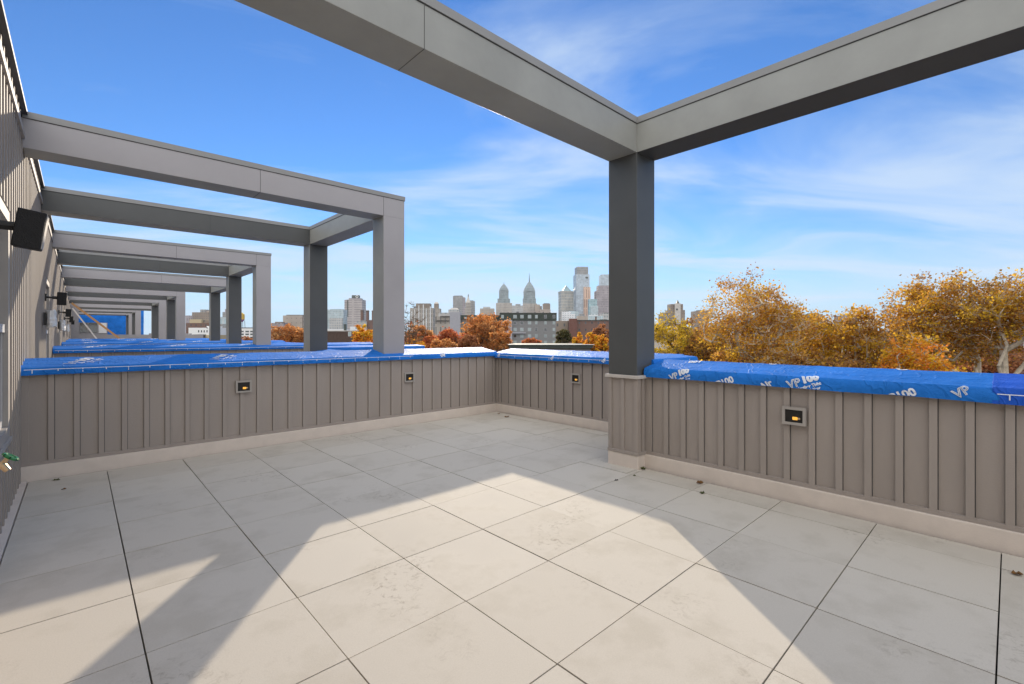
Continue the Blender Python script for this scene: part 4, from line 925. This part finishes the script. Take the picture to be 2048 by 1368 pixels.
# ------------------------------------------------------------------ thin city haze
hm = bpy.data.materials.new('haze air'); hm.use_nodes = True; ht = hm.node_tree; ht.nodes.remove(ht.nodes['Principled BSDF'])
pv = N(ht, 'ShaderNodeVolumePrincipled'); pv.inputs['Color'].default_value = (.80, .88, 1, 1); pv.inputs['Density'].default_value = .00003; pv.inputs['Anisotropy'].default_value = .2
ht.links.new(pv.outputs[0], ht.nodes['Material Output'].inputs['Volume'])
ho = MB().box((-4100, -4100, GZ-1), (4100, 4100, 330)).build('haze', hm)
ho['kind'] = 'stuff'; ho['label'] = 'thin pale haze in the air over the city'; ho['category'] = 'haze'
# ------------------------------------------------------------------ sky and sun
SUN_AZ, SUN_EL = R(38.7), R(16.0)
w = bpy.data.worlds.new('World'); sc.world = w; w.use_nodes = True; nt = w.node_tree; L = nt.links.new
bg = nt.nodes['Background']; STR = .1; EXPO = .6
bg.inputs['Strength'].default_value = STR
sky = N(nt, 'ShaderNodeTexSky', sky_type='NISHITA'); sky.sun_disc = False; sky.sun_elevation = SUN_EL; sky.sun_rotation = SUN_AZ
sky.air_density = 1.0; sky.dust_density = 0.0; sky.ozone_density = 2.0; sky.altitude = 50
tc = N(nt, 'ShaderNodeTexCoord'); sx = N(nt, 'ShaderNodeSeparateXYZ'); L(tc.outputs['Generated'], sx.inputs[0])
zc = N(nt, 'ShaderNodeMath', operation='MAXIMUM'); L(sx.outputs[2], zc.inputs[0]); zc.inputs[1].default_value = 0
za = N(nt, 'ShaderNodeMath', operation='ADD'); L(zc.outputs[0], za.inputs[0]); za.inputs[1].default_value = .10
dv = N(nt, 'ShaderNodeVectorMath', operation='DIVIDE'); cb = N(nt, 'ShaderNodeCombineXYZ')
for i in range(3): L(za.outputs[0], cb.inputs[i])
L(tc.outputs['Generated'], dv.inputs[0]); L(cb.outputs[0], dv.inputs[1])
vr = N(nt, 'ShaderNodeVectorRotate', rotation_type='Z_AXIS'); vr.inputs['Angle'].default_value = YAW-R(8); L(dv.outputs[0], vr.inputs['Vector'])
mp = N(nt, 'ShaderNodeMapping'); mp.inputs['Scale'].default_value = (.50, 1.0, 0); mp.inputs['Location'].default_value = (3.1, 1.7, 0); L(vr.outputs[0], mp.inputs[0])
n1 = N(nt, 'ShaderNodeTexNoise', Scale=1.1, Detail=9, Roughness=.57, Distortion=.7); L(mp.outputs[0], n1.inputs['Vector'])
n2 = N(nt, 'ShaderNodeTexNoise', Scale=.42, Detail=2); L(mp.outputs[0], n2.inputs['Vector'])
mul = N(nt, 'ShaderNodeMath', operation='MULTIPLY_ADD'); L(n2.outputs[0], mul.inputs[0]); mul.inputs[1].default_value = .7; L(n1.outputs[0], mul.inputs[2])
cm = ramp(nt, mul.outputs[0], [(.735, (0,0,0)), (.83, (.20,.20,.20)), (.94, (.62,.62,.62)), (1.03, (.78,.78,.78))])
# unseen bright veil added to the sky behind the viewer to lift the shade
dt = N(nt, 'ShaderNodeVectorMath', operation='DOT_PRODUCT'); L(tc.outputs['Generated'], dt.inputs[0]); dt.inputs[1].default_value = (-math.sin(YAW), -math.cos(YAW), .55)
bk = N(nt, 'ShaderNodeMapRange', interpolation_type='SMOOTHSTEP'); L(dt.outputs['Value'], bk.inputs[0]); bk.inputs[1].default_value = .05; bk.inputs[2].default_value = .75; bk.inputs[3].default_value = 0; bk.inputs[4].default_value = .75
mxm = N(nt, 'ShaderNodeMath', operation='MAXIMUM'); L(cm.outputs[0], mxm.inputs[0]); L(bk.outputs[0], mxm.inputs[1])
tint = N(nt, 'ShaderNodeMix', data_type='RGBA', blend_type='MULTIPLY'); tint.inputs[0].default_value = 1; L(sky.outputs[0], tint.inputs[6]); tint.inputs[7].default_value = (.46, .76, 1.18, 1)
hz = N(nt, 'ShaderNodeMix', data_type='RGBA'); hf = N(nt, 'ShaderNodeMapRange', interpolation_type='SMOOTHSTEP'); L(sx.outputs[2], hf.inputs[0]); hf.inputs[1].default_value = -.02; hf.inputs[2].default_value = .25; hf.inputs[3].default_value = .95; hf.inputs[4].default_value = 0
L(hf.outputs[0], hz.inputs[0]); L(tint.outputs[2], hz.inputs[6]); HW = 1/STR/(2**EXPO); hz.inputs[7].default_value = (HW*.56, HW*.735, HW*.92, 1)
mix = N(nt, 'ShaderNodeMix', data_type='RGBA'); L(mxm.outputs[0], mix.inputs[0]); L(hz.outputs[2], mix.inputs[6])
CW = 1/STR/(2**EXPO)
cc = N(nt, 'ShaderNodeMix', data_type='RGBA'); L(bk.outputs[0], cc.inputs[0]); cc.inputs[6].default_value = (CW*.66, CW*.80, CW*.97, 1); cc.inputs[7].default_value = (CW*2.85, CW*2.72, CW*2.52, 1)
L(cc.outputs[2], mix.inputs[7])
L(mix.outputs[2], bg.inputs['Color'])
sd = bpy.data.lights.new('sun', 'SUN'); sd.energy = 4.2; sd.angle = R(.53); sd.color = (1, .86, .67)
so = bpy.data.objects.new('sun', sd); COL.objects.link(so)
sdir = Vector((math.sin(SUN_AZ)*math.cos(SUN_EL), math.cos(SUN_AZ)*math.cos(SUN_EL), math.sin(SUN_EL)))
so.rotation_euler = sdir.to_track_quat('Z', 'Y').to_euler(); so.location = (0, 0, 60)
sc.view_settings.view_transform = 'Standard'; sc.view_settings.look = 'None'; sc.view_settings.exposure = EXPO; sc.view_settings.gamma = 1
